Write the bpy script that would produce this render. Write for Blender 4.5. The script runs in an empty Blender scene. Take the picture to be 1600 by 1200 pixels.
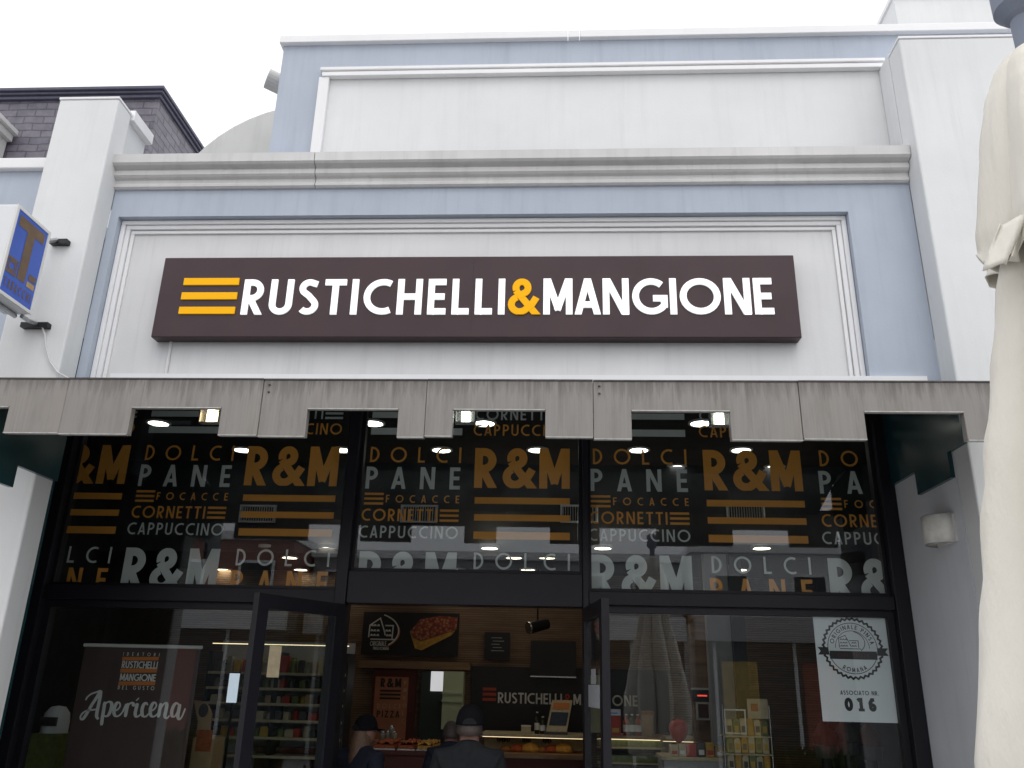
import bpy, bmesh, math, random
from mathutils import Vector, Matrix, noise as mnoise
random.seed(7)
R = math.radians
sc = bpy.context.scene
COL = sc.collection

# ------------------------------------------------------------------ camera
EYE = 1.65
F_PX = 1300.53
PITCH, YAW, ROLL = R(19.8536), R(-3.3079), R(1.3534)
_f = Vector((math.sin(YAW)*math.cos(PITCH), math.cos(YAW)*math.cos(PITCH), math.sin(PITCH)))
_r = Vector((math.cos(YAW), -math.sin(YAW), 0))
_u = _r.cross(_f)
_r2 = math.cos(ROLL)*_r + math.sin(ROLL)*_u
_u2 = -math.sin(ROLL)*_r + math.cos(ROLL)*_u
cam_d = bpy.data.cameras.new('camera')
cam = bpy.data.objects.new('camera', cam_d)
COL.objects.link(cam)
cam_d.sensor_width = 36
cam_d.lens = 36*F_PX/1600
cam_d.clip_start = 0.05
cam_d.clip_end = 2000
M = Matrix((( _r2.x, _u2.x, -_f.x, 0), (_r2.y, _u2.y, -_f.y, 0), (_r2.z, _u2.z, -_f.z, EYE), (0, 0, 0, 1)))
cam.matrix_world = M
sc.camera = cam

def ray(px, py):
    return _r2*((px-800)/F_PX) - _u2*((py-600)/F_PX) + _f
def at(px, py, D):                      # a measured point of the photo on the plane y = D
    d = ray(px, py)
    return Vector((d.x/d.y*D, D, EYE+d.z/d.y*D))
def atx(px, py, X):                     # ... on the plane x = X
    d = ray(px, py)
    return Vector((X, d.y/d.x*X, EYE+d.z/d.x*X))

# ------------------------------------------------------------------ world, sun, exposure
SKY_STRENGTH = 0.13
EXPOSURE = 0.3
SUN_EL, SUN_AZ = R(62), R(160)          # azimuth clockwise from +y: behind the camera, to its right
w = bpy.data.worlds.new('World')
sc.world = w
w.use_nodes = True
nt = w.node_tree
nt.nodes.clear()
o_ = nt.nodes.new('ShaderNodeOutputWorld')
bg = nt.nodes.new('ShaderNodeBackground')
sky = nt.nodes.new('ShaderNodeTexSky')
sky.sky_type = 'NISHITA'
sky.sun_disc = False
sky.sun_elevation = SUN_EL
sky.sun_rotation = SUN_AZ
sky.air_density = 1.0
sky.dust_density = 6.0
sky.ozone_density = 1.0
hs = nt.nodes.new('ShaderNodeHueSaturation')
hs.inputs['Saturation'].default_value = 0.1
cl = nt.nodes.new('ShaderNodeMixRGB')    # thick even cloud over the clear sky
cl.blend_type = 'MIX'
cl.inputs['Fac'].default_value = 0.75
cl.inputs['Color2'].default_value = (9.4, 9.5, 9.8, 1)
nt.links.new(sky.outputs[0], hs.inputs['Color'])
nt.links.new(hs.outputs[0], cl.inputs['Color1'])
nt.links.new(cl.outputs[0], bg.inputs['Color'])
bg.inputs['Strength'].default_value = SKY_STRENGTH
nt.links.new(bg.outputs[0], o_.inputs['Surface'])
sl = bpy.data.lights.new('sun', 'SUN')
sl.energy = 0.5
sl.angle = R(40)
sl.color = (1, 0.97, 0.93)
sun = bpy.data.objects.new('sun', sl)
COL.objects.link(sun)
sd = Vector((math.sin(SUN_AZ)*math.cos(SUN_EL), math.cos(SUN_AZ)*math.cos(SUN_EL), math.sin(SUN_EL)))
sun.rotation_euler = sd.to_track_quat('Z', 'Y').to_euler()
sun.location = (0, -5, 30)
sc.view_settings.view_transform = 'Standard'
sc.view_settings.look = 'None'
sc.view_settings.exposure = EXPOSURE
sc.view_settings.gamma = 1
sc.view_settings.use_curve_mapping = False
sc.render.engine = 'CYCLES'
sc.cycles.use_denoising = True
sc.cycles.max_bounces = 8
sc.cycles.transparent_max_bounces = 16
sc.cycles.caustics_reflective = False
sc.cycles.caustics_refractive = False

# ------------------------------------------------------------------ materials
MAT = {}
def base_mat(name):
    m = bpy.data.materials.new(name)
    m.use_nodes = True
    n = m.node_tree
    b = n.nodes['Principled BSDF']
    MAT[name] = m
    return m, n, b
def L(n, a, b): n.links.new(a, b)
def coords(n, scale=(1, 1, 1), kind='Object'):
    tc = n.nodes.new('ShaderNodeTexCoord')
    mp = n.nodes.new('ShaderNodeMapping')
    mp.inputs['Scale'].default_value = scale
    L(n, tc.outputs[kind], mp.inputs[0])
    return mp.outputs[0]
def noise(n, vec, scale, detail=5, rough=0.6):
    t = n.nodes.new('ShaderNodeTexNoise')
    t.inputs['Scale'].default_value = scale
    t.inputs['Detail'].default_value = detail
    t.inputs['Roughness'].default_value = rough
    L(n, vec, t.inputs['Vector'])
    return t.outputs['Fac']
def ramp(n, fac, stops):
    r = n.nodes.new('ShaderNodeValToRGB')
    el = r.color_ramp.elements
    while len(el) < len(stops): el.new(0.5)
    for e, (p, c) in zip(el, stops):
        e.position = p
        e.color = (*c, 1) if len(c) == 3 else c
    L(n, fac, r.inputs[0])
    return r.outputs[0]
def mixc(n, fac, a, b, mode='MIX'):
    x = n.nodes.new('ShaderNodeMixRGB')
    x.blend_type = mode
    for s, v in ((0, fac), (1, a), (2, b)):
        if hasattr(v, 'is_output') or isinstance(v, bpy.types.NodeSocket): L(n, v, x.inputs[s])
        elif s == 0: x.inputs[0].default_value = v
        else: x.inputs[s].default_value = (*v, 1)
    return x.outputs[0]
def bump(n, b, h, strength=0.2, dist=0.01):
    bp = n.nodes.new('ShaderNodeBump')
    bp.inputs['Strength'].default_value = strength
    bp.inputs['Distance'].default_value = dist
    L(n, h, bp.inputs['Height'])
    L(n, bp.outputs[0], b.inputs['Normal'])

def plaster(name, col, var=0.06, rough=0.75, streak=0.25, bmp=0.12):
    m, n, b = base_mat(name)
    v = coords(n)
    big = noise(n, v, 1.3, 4)
    dark = tuple(c*(1-var*2.2) for c in col)
    c1 = ramp(n, big, [(0.3, dark), (0.7, col)])
    st = noise(n, coords(n, (9, 9, 0.55)), 1.0, 6, 0.7)         # rain streaks running down
    fac = ramp(n, st, [(0.5, (0, 0, 0)), (0.78, (streak,)*3)])
    grime = tuple(c*0.6 for c in col)
    c2 = mixc(n, fac, c1, grime)
    sp = noise(n, v, 14, 3, 0.5)
    f3 = ramp(n, sp, [(0.70, (0, 0, 0)), (0.78, (0.16,)*3)])
    c3 = mixc(n, f3, c2, tuple(min(1, c*1.12) for c in col))
    st2 = noise(n, coords(n, (34, 34, 0.9)), 1.0, 3, 0.6)
    msk = noise(n, v, 2.1, 3)
    mm = n.nodes.new('ShaderNodeMath'); mm.operation = 'MULTIPLY'
    L(n, ramp(n, st2, [(0.58, (0, 0, 0)), (0.72, (1, 1, 1))]), mm.inputs[0]); L(n, ramp(n, msk, [(0.48, (0, 0, 0)), (0.66, (streak*0.8,)*3)]), mm.inputs[1])
    c3 = mixc(n, mm.outputs[0], c3, tuple(c*0.62 for c in col))
    pt = noise(n, v, 0.55, 2, 0.4)
    c3 = mixc(n, ramp(n, pt, [(0.52, (0, 0, 0)), (0.56, (0.3,)*3)]), c3, tuple(c*0.93 for c in col))
    L(n, c3, b.inputs['Base Color'])
    b.inputs['Roughness'].default_value = rough
    bump(n, b, noise(n, v, 60, 4), bmp, 0.006)
    return m
def plain(name, col, rough=0.5, metal=0, var=0.12, scale=6, spec=0.5, emit=None, es=0, bmp=0.0):
    m, n, b = base_mat(name)
    v = coords(n)
    nz = noise(n, v, scale, 4)
    c = ramp(n, nz, [(0.25, tuple(x*(1-var) for x in col)), (0.75, tuple(min(1, x*(1+var*0.5)) for x in col))])
    L(n, c, b.inputs['Base Color'])
    b.inputs['Roughness'].default_value = rough
    b.inputs['Metallic'].default_value = metal
    b.inputs['Specular IOR Level'].default_value = spec
    if emit:
        b.inputs['Emission Color'].default_value = (*emit, 1)
        b.inputs['Emission Strength'].default_value = es
    if bmp: bump(n, b, noise(n, v, scale*8, 4), bmp, 0.004)
    return m
def emissive(name, col, strength):
    m, n, b = base_mat(name)
    b.inputs['Base Color'].default_value = (0.8, 0.8, 0.8, 1)
    b.inputs['Emission Color'].default_value = (*col, 1)
    b.inputs['Emission Strength'].default_value = strength
    return m

plaster('white_plaster', (0.74, 0.75, 0.755), 0.04, streak=0.2)
plaster('panel_plaster', (0.74, 0.74, 0.745), 0.05, streak=0.28)
plaster('blue_plaster', (0.45, 0.50, 0.585), 0.06, streak=0.4)
plaster('blue_grey_plaster', (0.68, 0.70, 0.745), 0.06, streak=0.22)
plaster('trim_white', (0.83, 0.83, 0.84), 0.03, rough=0.5, streak=0.12, bmp=0.05)
plaster('cornice_white', (0.66, 0.65, 0.645), 0.09, rough=0.6, streak=0.5, bmp=0.1)
plaster('concrete', (0.56, 0.56, 0.55), 0.08, streak=0.3)
plain('frame_metal', (0.011, 0.011, 0.016), 0.42, 0.0, 0.2, 8, 0.35)
plain('teal_paint', (0.010, 0.045, 0.052), 0.22, 0.0, 0.25, 3, 0.5)
plain('black_ceiling', (0.05, 0.05, 0.056), 0.9, 0, 0.2, spec=0.1)
plain('matt_black', (0.045, 0.045, 0.05), 0.95, 0, 0.2, spec=0.05)
plain('black_paint', (0.012, 0.012, 0.015), 0.5, 0, 0.2)
plain('black_metal', (0.02, 0.02, 0.022), 0.4, 0.4, 0.2)
plain('sign_brown', (0.046, 0.021, 0.025), 0.33, 0, 0.22, 2.2, 0.38)
emissive('sign_letter_white', (0.93, 1.0, 0.97), 0.45)
plain('sign_letter_yellow', (0.78, 0.38, 0.004), 0.6, 0, 0.03, 3, spec=0.15, emit=(1.0, 0.52, 0.004), es=0.20)
plain('vinyl_orange', (0.80, 0.34, 0.06), 0.55, 0, 0.08, 3)
plain('vinyl_white', (0.62, 0.64, 0.63), 0.55, 0, 0.08, 3)
plain('print_orange', (0.62, 0.2, 0.05), 0.6, 0, 0.08)
plain('print_red', (0.5, 0.07, 0.03), 0.6, 0, 0.1)
plain('print_black', (0.02, 0.018, 0.018), 0.7, 0, 0.1)
plain('print_white', (0.72, 0.72, 0.7), 0.7, 0, 0.05)
plain('paper', (0.78, 0.80, 0.83), 0.75, 0, 0.04, 4)
plain('note_paper', (0.36, 0.38, 0.40), 0.8, 0, 0.1, 30)
plain('banner_brown', (0.085, 0.055, 0.053), 0.7, 0, 0.15, 4)
plain('sign_box_white', (0.72, 0.73, 0.75), 0.4, 0, 0.05, 4)
plain('t_blue', (0.035, 0.09, 0.42), 0.3, 0, 0.2, 3, emit=(0.05, 0.12, 0.5), es=0.12)
plain('t_brown', (0.16, 0.10, 0.055), 0.45, 0, 0.3, 9)
plain('t_gold', (0.45, 0.3, 0.12), 0.4, 0, 0.3, 9)
plain('galvanised', (0.45, 0.46, 0.48), 0.35, 0.7, 0.25, 20)
plain('cable_white', (0.6, 0.6, 0.6), 0.5)
plain('terracotta_panel', (0.50, 0.19, 0.10), 0.7, 0, 0.2, 5)
plain('dark_red', (0.10, 0.018, 0.012), 0.6, 0, 0.2)
plain('green_cabinet', (0.62, 0.70, 0.46), 0.5, 0, 0.08)
plain('dark_green', (0.03, 0.045, 0.04), 0.5, 0, 0.2)
plain('lamp_grey', (0.72, 0.71, 0.67), 0.6, 0, 0.3, 12, bmp=0.2)
plain('fabric_black', (0.007, 0.007, 0.009), 0.9, 0, 0.2, 40, spec=0.1)
plain('fabric_grey', (0.018, 0.0195, 0.022), 0.9, 0, 0.25, 30, bmp=0.3, spec=0.1)
plain('fabric_navy', (0.02, 0.022, 0.035), 0.9, 0, 0.25, 30, spec=0.1)
plain('fabric_red', (0.32, 0.05, 0.03), 0.9, 0, 0.25, 30)
plain('fabric_denim', (0.05, 0.065, 0.10), 0.9, 0, 0.25, 30)
plain('skin', (0.22, 0.11, 0.08), 0.55, 0, 0.1, 14)
plain('hair_brown', (0.12, 0.07, 0.04), 0.6, 0, 0.4, 60)
plain('hair_dark', (0.05, 0.035, 0.03), 0.6, 0, 0.4, 60)
plain('eye_white', (0.7, 0.7, 0.7), 0.2)
plain('steel', (0.5, 0.5, 0.5), 0.25, 0.9, 0.1)
plain('cardboard', (0.42, 0.28, 0.15), 0.8, 0, 0.15, 12)
plain('cream_box', (0.55, 0.46, 0.30), 0.7, 0, 0.25, 20)
plain('red_box', (0.45, 0.05, 0.03), 0.6, 0, 0.2, 20)
plain('yellow_box', (0.55, 0.34, 0.05), 0.6, 0, 0.25, 20)
plain('dark_box', (0.07, 0.06, 0.06), 0.5, 0, 0.3, 20)
plain('green_pack', (0.16, 0.19, 0.06), 0.4, 0, 0.4, 25)
plain('bread', (0.35, 0.16, 0.05), 0.8, 0, 0.4, 25, bmp=0.4)
plain('cheese_bread', (0.55, 0.30, 0.06), 0.8, 0, 0.4, 25, bmp=0.4)
plain('tomato_bread', (0.40, 0.09, 0.03), 0.7, 0, 0.5, 25, bmp=0.4)
plain('bottle_glass', (0.04, 0.05, 0.03), 0.1, 0, 0.3, 8)
plain('jar_glass', (0.35, 0.33, 0.28), 0.12, 0, 0.4, 18)
plain('red_plastic', (0.42, 0.02, 0.02), 0.12, 0, 0.1)
plain('pot_grey', (0.10, 0.10, 0.11), 0.6)
plain('soil', (0.03, 0.02, 0.015), 0.95)
plain('window_dark', (0.03, 0.035, 0.04), 0.08, 0, 0.2)
plain('poster_yellow', (0.6, 0.42, 0.12), 0.6, 0, 0.5, 6)
plain('hub_blue', (0.20, 0.23, 0.30), 0.5)
plain('far_grey', (0.38, 0.38, 0.40), 0.7, 0, 0.1)
plain('far_white', (0.72, 0.73, 0.74), 0.6, 0, 0.06)
plain('far_red', (0.30, 0.10, 0.075), 0.7, 0, 0.12)
emissive('lamp_white', (1.0, 0.95, 0.86), 7)
emissive('lamp_warm', (1.0, 0.86, 0.62), 10)
emissive('flood_tube_warm', (1.0, 0.80, 0.45), 9)
emissive('flood_tube_white', (0.92, 1.0, 0.86), 10)
emissive('screen_white', (0.75, 0.86, 1.0), 0.55)
emissive('screen_red', (1.0, 0.05, 0.02), 0.8)
emissive('shelf_light', (1.0, 0.78, 0.45), 1.3)
emissive('lit_room', (0.95, 0.95, 1.0), 0.42)

# cloth of the parasol
m, n, b = base_mat('parasol_cloth')
v = coords(n)
c = ramp(n, noise(n, v, 2.2, 4), [(0.3, (0.70, 0.665, 0.585)), (0.7, (0.77, 0.74, 0.67))])
L(n, c, b.inputs['Base Color'])
b.inputs['Roughness'].default_value = 0.85
b.inputs['Sheen Weight'].default_value = 0.15
bump(n, b, noise(n, coords(n, (5, 5, 1.2)), 2.5, 5), 0.5, 0.02)
# leaf
m, n, b = base_mat('leaf')
c = ramp(n, noise(n, coords(n), 9, 3), [(0.3, (0.03, 0.06, 0.015)), (0.7, (0.10, 0.14, 0.035))])
L(n, c, b.inputs['Base Color'])
b.inputs['Roughness'].default_value = 0.5
# weathered fascia: vertical grain, dirt and drips
m, n, b = base_mat('fascia')
g1 = noise(n, coords(n, (95, 8, 1.2)), 1.0, 3, 0.5)
c1 = ramp(n, g1, [(0.25, (0.22, 0.206, 0.193)), (0.75, (0.265, 0.25, 0.236))])
g2 = noise(n, coords(n, (10, 4, 1.5)), 1.0, 6, 0.7)
c2 = mixc(n, ramp(n, g2, [(0.48, (0, 0, 0)), (0.74, (0.6,)*3)]), c1, (0.12, 0.11, 0.10))
g3 = noise(n, coords(n), 1.4, 5, 0.6)
c3 = mixc(n, ramp(n, g3, [(0.4, (0, 0, 0)), (0.75, (0.35,)*3)]), c2, (0.30, 0.26, 0.215))
tcz = n.nodes.new('ShaderNodeTexCoord'); sz_ = n.nodes.new('ShaderNodeSeparateXYZ')
L(n, tcz.outputs['Object'], sz_.inputs[0])
d1 = noise(n, coords(n, (28, 4, 2.5)), 1.0, 6, 0.7)
ad = n.nodes.new('ShaderNodeMath'); ad.operation = 'MULTIPLY_ADD'; ad.inputs[1].default_value = 2.4; L(n, sz_.outputs['Z'], ad.inputs[0]); L(n, d1, ad.inputs[2])
mr = n.nodes.new('ShaderNodeMapRange'); mr.inputs[1].default_value = 1.10; mr.inputs[2].default_value = 1.45; mr.inputs[3].default_value = 0; mr.inputs[4].default_value = 0.85
L(n, ad.outputs[0], mr.inputs[0])
c4 = mixc(n, mr.outputs[0], c3, (0.085, 0.075, 0.07))
L(n, c4, b.inputs['Base Color'])
b.inputs['Roughness'].default_value = 0.55
bump(n, b, g1, 0.25, 0.004)
plain('fascia_dirt', (0.075, 0.068, 0.062), 0.7, 0, 0.5, 30)
plain('fascia_edge', (0.5, 0.49, 0.47), 0.45, 0.2, 0.3, 30)
# slate
def brick_mat(name, c1, c2, mortar, bw, bh, ms, axes='xz', rough=0.55, bstr=0.6):
    m, n, b = base_mat(name)
    tc = n.nodes.new('ShaderNodeTexCoord')
    sx = n.nodes.new('ShaderNodeSeparateXYZ')
    cx = n.nodes.new('ShaderNodeCombineXYZ')
    L(n, tc.outputs['Object'], sx.inputs[0])
    add = n.nodes.new('ShaderNodeMath')
    L(n, sx.outputs['X'], add.inputs[0])
    L(n, sx.outputs['Y'], add.inputs[1])
    L(n, add.outputs[0], cx.inputs['X'])
    L(n, sx.outputs['Z'], cx.inputs['Y'])
    # wobble the courses a little
    nz = n.nodes.new('ShaderNodeTexNoise')
    nz.inputs['Scale'].default_value = 3
    L(n, cx.outputs[0], nz.inputs['Vector'])
    vm = n.nodes.new('ShaderNodeVectorMath')
    vm.operation = 'MULTIPLY_ADD'
    L(n, nz.outputs['Color'], vm.inputs[0])
    vm.inputs[1].default_value = (0.05, 0.05, 0)
    L(n, cx.outputs[0], vm.inputs[2])
    bt = n.nodes.new('ShaderNodeTexBrick')
    L(n, vm.outputs[0], bt.inputs['Vector'])
    bt.inputs['Scale'].default_value = 1
    bt.inputs['Brick Width'].default_value = bw
    bt.inputs['Row Height'].default_value = bh
    bt.inputs['Mortar Size'].default_value = ms
    bt.inputs['Mortar Smooth'].default_value = 0.3
    bt.inputs['Color1'].default_value = (*c1, 1)
    bt.inputs['Color2'].default_value = (*c2, 1)
    bt.inputs['Mortar'].default_value = (*mortar, 1)
    nz2 = noise(n, cx.outputs[0], 7, 5)
    c = mixc(n, 0.45, bt.outputs['Color'], ramp(n, nz2, [(0.3, tuple(x*0.6 for x in c1)), (0.7, tuple(x*1.3 for x in c2))]))
    L(n, c, b.inputs['Base Color'])
    b.inputs['Roughness'].default_value = rough
    inv = n.nodes.new('ShaderNodeMath')
    inv.operation = 'SUBTRACT'
    inv.inputs[0].default_value = 1
    L(n, bt.outputs['Fac'], inv.inputs[1])
    bump(n, b, inv.outputs[0], bstr, 0.015)
brick_mat('slate', (0.085, 0.08, 0.11), (0.16, 0.145, 0.175), (0.03, 0.028, 0.04), 0.24, 0.105, 0.008, rough=0.42, bstr=1.0)
plain('slate_edge', (0.075, 0.075, 0.115), 0.5, 0, 0.25, 12)
brick_mat('red_brick', (0.26, 0.10, 0.075), (0.34, 0.14, 0.10), (0.35, 0.31, 0.28), 0.22, 0.075, 0.008)
brick_mat('paving', (0.36, 0.36, 0.36), (0.44, 0.43, 0.42), (0.15, 0.15, 0.15), 0.4, 0.2, 0.006)
# slatted wood of the shop's back wall
m, n, b = base_mat('wood_slats')
wv = n.nodes.new('ShaderNodeTexWave')
wv.wave_type = 'BANDS'
wv.bands_direction = 'Z'
wv.inputs['Scale'].default_value = 11
wv.inputs['Distortion'].default_value = 0.6
L(n, coords(n), wv.inputs['Vector'])
c1 = ramp(n, noise(n, coords(n, (1.5, 1, 18)), 1.0, 5), [(0.3, (0.13, 0.08, 0.05)), (0.7, (0.25, 0.16, 0.10))])
c2 = mixc(n, ramp(n, wv.outputs['Fac'], [(0.08, (0.6, 0.6, 0.6)), (0.3, (0, 0, 0))]), c1, (0.05, 0.03, 0.02))
L(n, c2, b.inputs['Base Color'])
b.inputs['Roughness'].default_value = 0.6
bump(n, b, wv.outputs['Fac'], 0.25, 0.01)
m, n, b = base_mat('wood_plain')
c1 = ramp(n, noise(n, coords(n, (2, 2, 16)), 1.0, 5), [(0.3, (0.16, 0.09, 0.05)), (0.7, (0.32, 0.20, 0.11))])
L(n, c1, b.inputs['Base Color'])
b.inputs['Roughness'].default_value = 0.6
# pinsa topping
m, n, b = base_mat('topping')
vr = n.nodes.new('ShaderNodeTexVoronoi')
vr.inputs['Scale'].default_value = 24
L(n, coords(n), vr.inputs['Vector'])
c1 = ramp(n, vr.outputs['Distance'], [(0.1, (0.45, 0.24, 0.13)), (0.45, (0.30, 0.06, 0.03)), (0.8, (0.16, 0.03, 0.02))])
L(n, c1, b.inputs['Base Color'])
b.inputs['Roughness'].default_value = 0.5
# window glass: see-through with a mirror that grows towards grazing angles
m = bpy.data.materials.new('glass'); m.use_nodes = True; MAT['glass'] = m
n = m.node_tree; n.nodes.clear()
out = n.nodes.new('ShaderNodeOutputMaterial')
mx = n.nodes.new('ShaderNodeMixShader')
tr = n.nodes.new('ShaderNodeBsdfTransparent'); tr.inputs[0].default_value = (0.93, 0.955, 0.95, 1)
gl = n.nodes.new('ShaderNodeBsdfGlossy'); gl.inputs['Roughness'].default_value = 0.0
gl.inputs['Color'].default_value = (0.95, 0.97, 1, 1)
lw = n.nodes.new('ShaderNodeLayerWeight'); lw.inputs['Blend'].default_value = 0.5
pw = n.nodes.new('ShaderNodeMath'); pw.operation = 'POWER'; pw.inputs[1].default_value = 5
ml = n.nodes.new('ShaderNodeMath'); ml.operation = 'MULTIPLY_ADD'; ml.inputs[1].default_value = 0.95; ml.inputs[2].default_value = 0.045
L(n, lw.outputs['Facing'], pw.inputs[0]); L(n, pw.outputs[0], ml.inputs[0])
L(n, ml.outputs[0], mx.inputs[0]); L(n, tr.outputs[0], mx.inputs[1]); L(n, gl.outputs[0], mx.inputs[2])
L(n, mx.outputs[0], out.inputs['Surface'])

# ------------------------------------------------------------------ mesh helpers
WLOC = {}
class MB:
    def __init__(s): s.v = []; s.f = []
    def face(s, pts):
        k = len(s.v); s.v += [tuple(p) for p in pts]; s.f.append(tuple(range(k, k+len(pts)))); return s
    def box(s, x0, x1, y0, y1, z0, z1, bev=0):
        if x0 > x1: x0, x1 = x1, x0
        if y0 > y1: y0, y1 = y1, y0
        if z0 > z1: z0, z1 = z1, z0
        k = len(s.v)
        s.v += [(x, y, z) for z in (z0, z1) for y in (y0, y1) for x in (x0, x1)]
        for q in ((0, 2, 3, 1), (4, 5, 7, 6), (0, 1, 5, 4), (2, 6, 7, 3), (0, 4, 6, 2), (1, 3, 7, 5)):
            s.f.append(tuple(k+i for i in q))
        return s
    def obox(s, p0, p1, th, z0, z1):            # upright board from plan point p0 to p1
        d = Vector((p1[0]-p0[0], p1[1]-p0[1])).normalized(); nx, ny = -d.y*th/2, d.x*th/2
        poly = [(p0[0]+nx, p0[1]+ny), (p1[0]+nx, p1[1]+ny), (p1[0]-nx, p1[1]-ny), (p0[0]-nx, p0[1]-ny)]
        k = len(s.v)
        s.v += [(x, y, z0) for x, y in poly]+[(x, y, z1) for x, y in poly]
        s.f += [(k+3, k+2, k+1, k), (k+4, k+5, k+6, k+7)]
        for i in range(4):
            j = (i+1) % 4; s.f.append((k+i, k+j, k+4+j, k+4+i))
        return s
    def prism(s, poly, y0, y1):                 # polygon in x,z extruded along y
        n = len(poly); k = len(s.v)
        s.v += [(x, y0, z) for x, z in poly]+[(x, y1, z) for x, z in poly]
        s.f.append(tuple(range(k, k+n))); s.f.append(tuple(range(k+2*n-1, k+n-1, -1)))
        for i in range(n):
            j = (i+1) % n; s.f.append((k+i, k+n+i, k+n+j, k+j))
        return s
    def profile_x(s, prof, x0, x1):             # polygon in y,z extruded along x
        n = len(prof); k = len(s.v)
        s.v += [(x0, y, z) for y, z in prof]+[(x1, y, z) for y, z in prof]
        s.f.append(tuple(range(k, k+n))); s.f.append(tuple(range(k+2*n-1, k+n-1, -1)))
        for i in range(n):
            j = (i+1) % n; s.f.append((k+i, k+n+i, k+n+j, k+j))
        return s
    def side(s, poly, x0, x1): return s.profile_x(poly, x0, x1)
    def tube(s, path, r, n=8):
        path = [Vector(p) for p in path]; k = len(s.v); m = len(path)
        for i, p in enumerate(path):
            d = (path[min(i+1, m-1)]-path[max(i-1, 0)]).normalized()
            a = d.orthogonal().normalized() if i == 0 else (a-d*a.dot(d)).normalized()
            b = d.cross(a); rr = r[i] if isinstance(r, (list, tuple)) else r
            s.v += [tuple(p+rr*(math.cos(t)*a+math.sin(t)*b)) for t in [2*math.pi*j/n for j in range(n)]]
        for i in range(m-1):
            for j in range(n):
                q = (j+1) % n
                s.f.append((k+i*n+j, k+i*n+q, k+(i+1)*n+q, k+(i+1)*n+j))
        s.f.append(tuple(k+j for j in range(n-1, -1, -1))); s.f.append(tuple(k+(m-1)*n+j for j in range(n)))
        return s
    def lathe(s, c, prof, n=24, a0=0, a1=2*math.pi):     # prof: (r,z) list
        full = abs(a1-a0-2*math.pi) < 1e-6; cnt = n if full else n+1; k = len(s.v)
        for r, z in prof:
            s.v += [(c[0]+r*math.cos(a0+(a1-a0)*j/n), c[1]+r*math.sin(a0+(a1-a0)*j/n), c[2]+z) for j in range(cnt)]
        for i in range(len(prof)-1):
            for j in range(n):
                q = (j+1) % cnt
                s.f.append((k+i*cnt+j, k+i*cnt+q, k+(i+1)*cnt+q, k+(i+1)*cnt+j))
        return s
    def build(s, name, mat, parent=None, smooth=False, bevel=0, solid=0):
        xs = [p[0] for p in s.v]; ys = [p[1] for p in s.v]; zs = [p[2] for p in s.v]
        o = Vector(((min(xs)+max(xs))/2, (min(ys)+max(ys))/2, min(zs)))
        me = bpy.data.meshes.new(name)
        me.from_pydata([tuple(Vector(p)-o) for p in s.v], [], s.f)
        me.materials.append(MAT[mat] if isinstance(mat, str) else mat)
        if smooth:
            for p in me.polygons: p.use_smooth = True
        me.validate(); me.update()
        ob = bpy.data.objects.new(name, me); COL.objects.link(ob)
        if parent:
            ob.parent = parent; ob.location = o-WLOC[parent.name]
        else: ob.location = o
        WLOC[ob.name] = o
        if bevel:
            md = ob.modifiers.new('bevel', 'BEVEL'); md.width = bevel; md.segments = 2; md.limit_method = 'ANGLE'
        if solid:
            md = ob.modifiers.new('solid', 'SOLIDIFY'); md.thickness = solid
        return ob
def tag(o, label=None, cat=None, group=None, kind=None):
    if label: o['label'] = label
    if cat: o['category'] = cat
    if group: o['group'] = group
    if kind: o['kind'] = kind
    return o
def thing(name, loc, label, cat, group=None):
    o = bpy.data.objects.new(name, None); o.empty_display_size = 0.1
    COL.objects.link(o); o.location = loc; WLOC[o.name] = Vector(loc)
    return tag(o, label, cat, group)
ORD = ['first', 'second', 'third', 'fourth', 'fifth', 'sixth', 'seventh', 'eighth', 'ninth', 'tenth', 'eleventh', 'twelfth']
def nth(i, n): return 'leftmost' if i == 0 else 'rightmost' if i == n-1 else ORD[i]+' from left'

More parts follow.
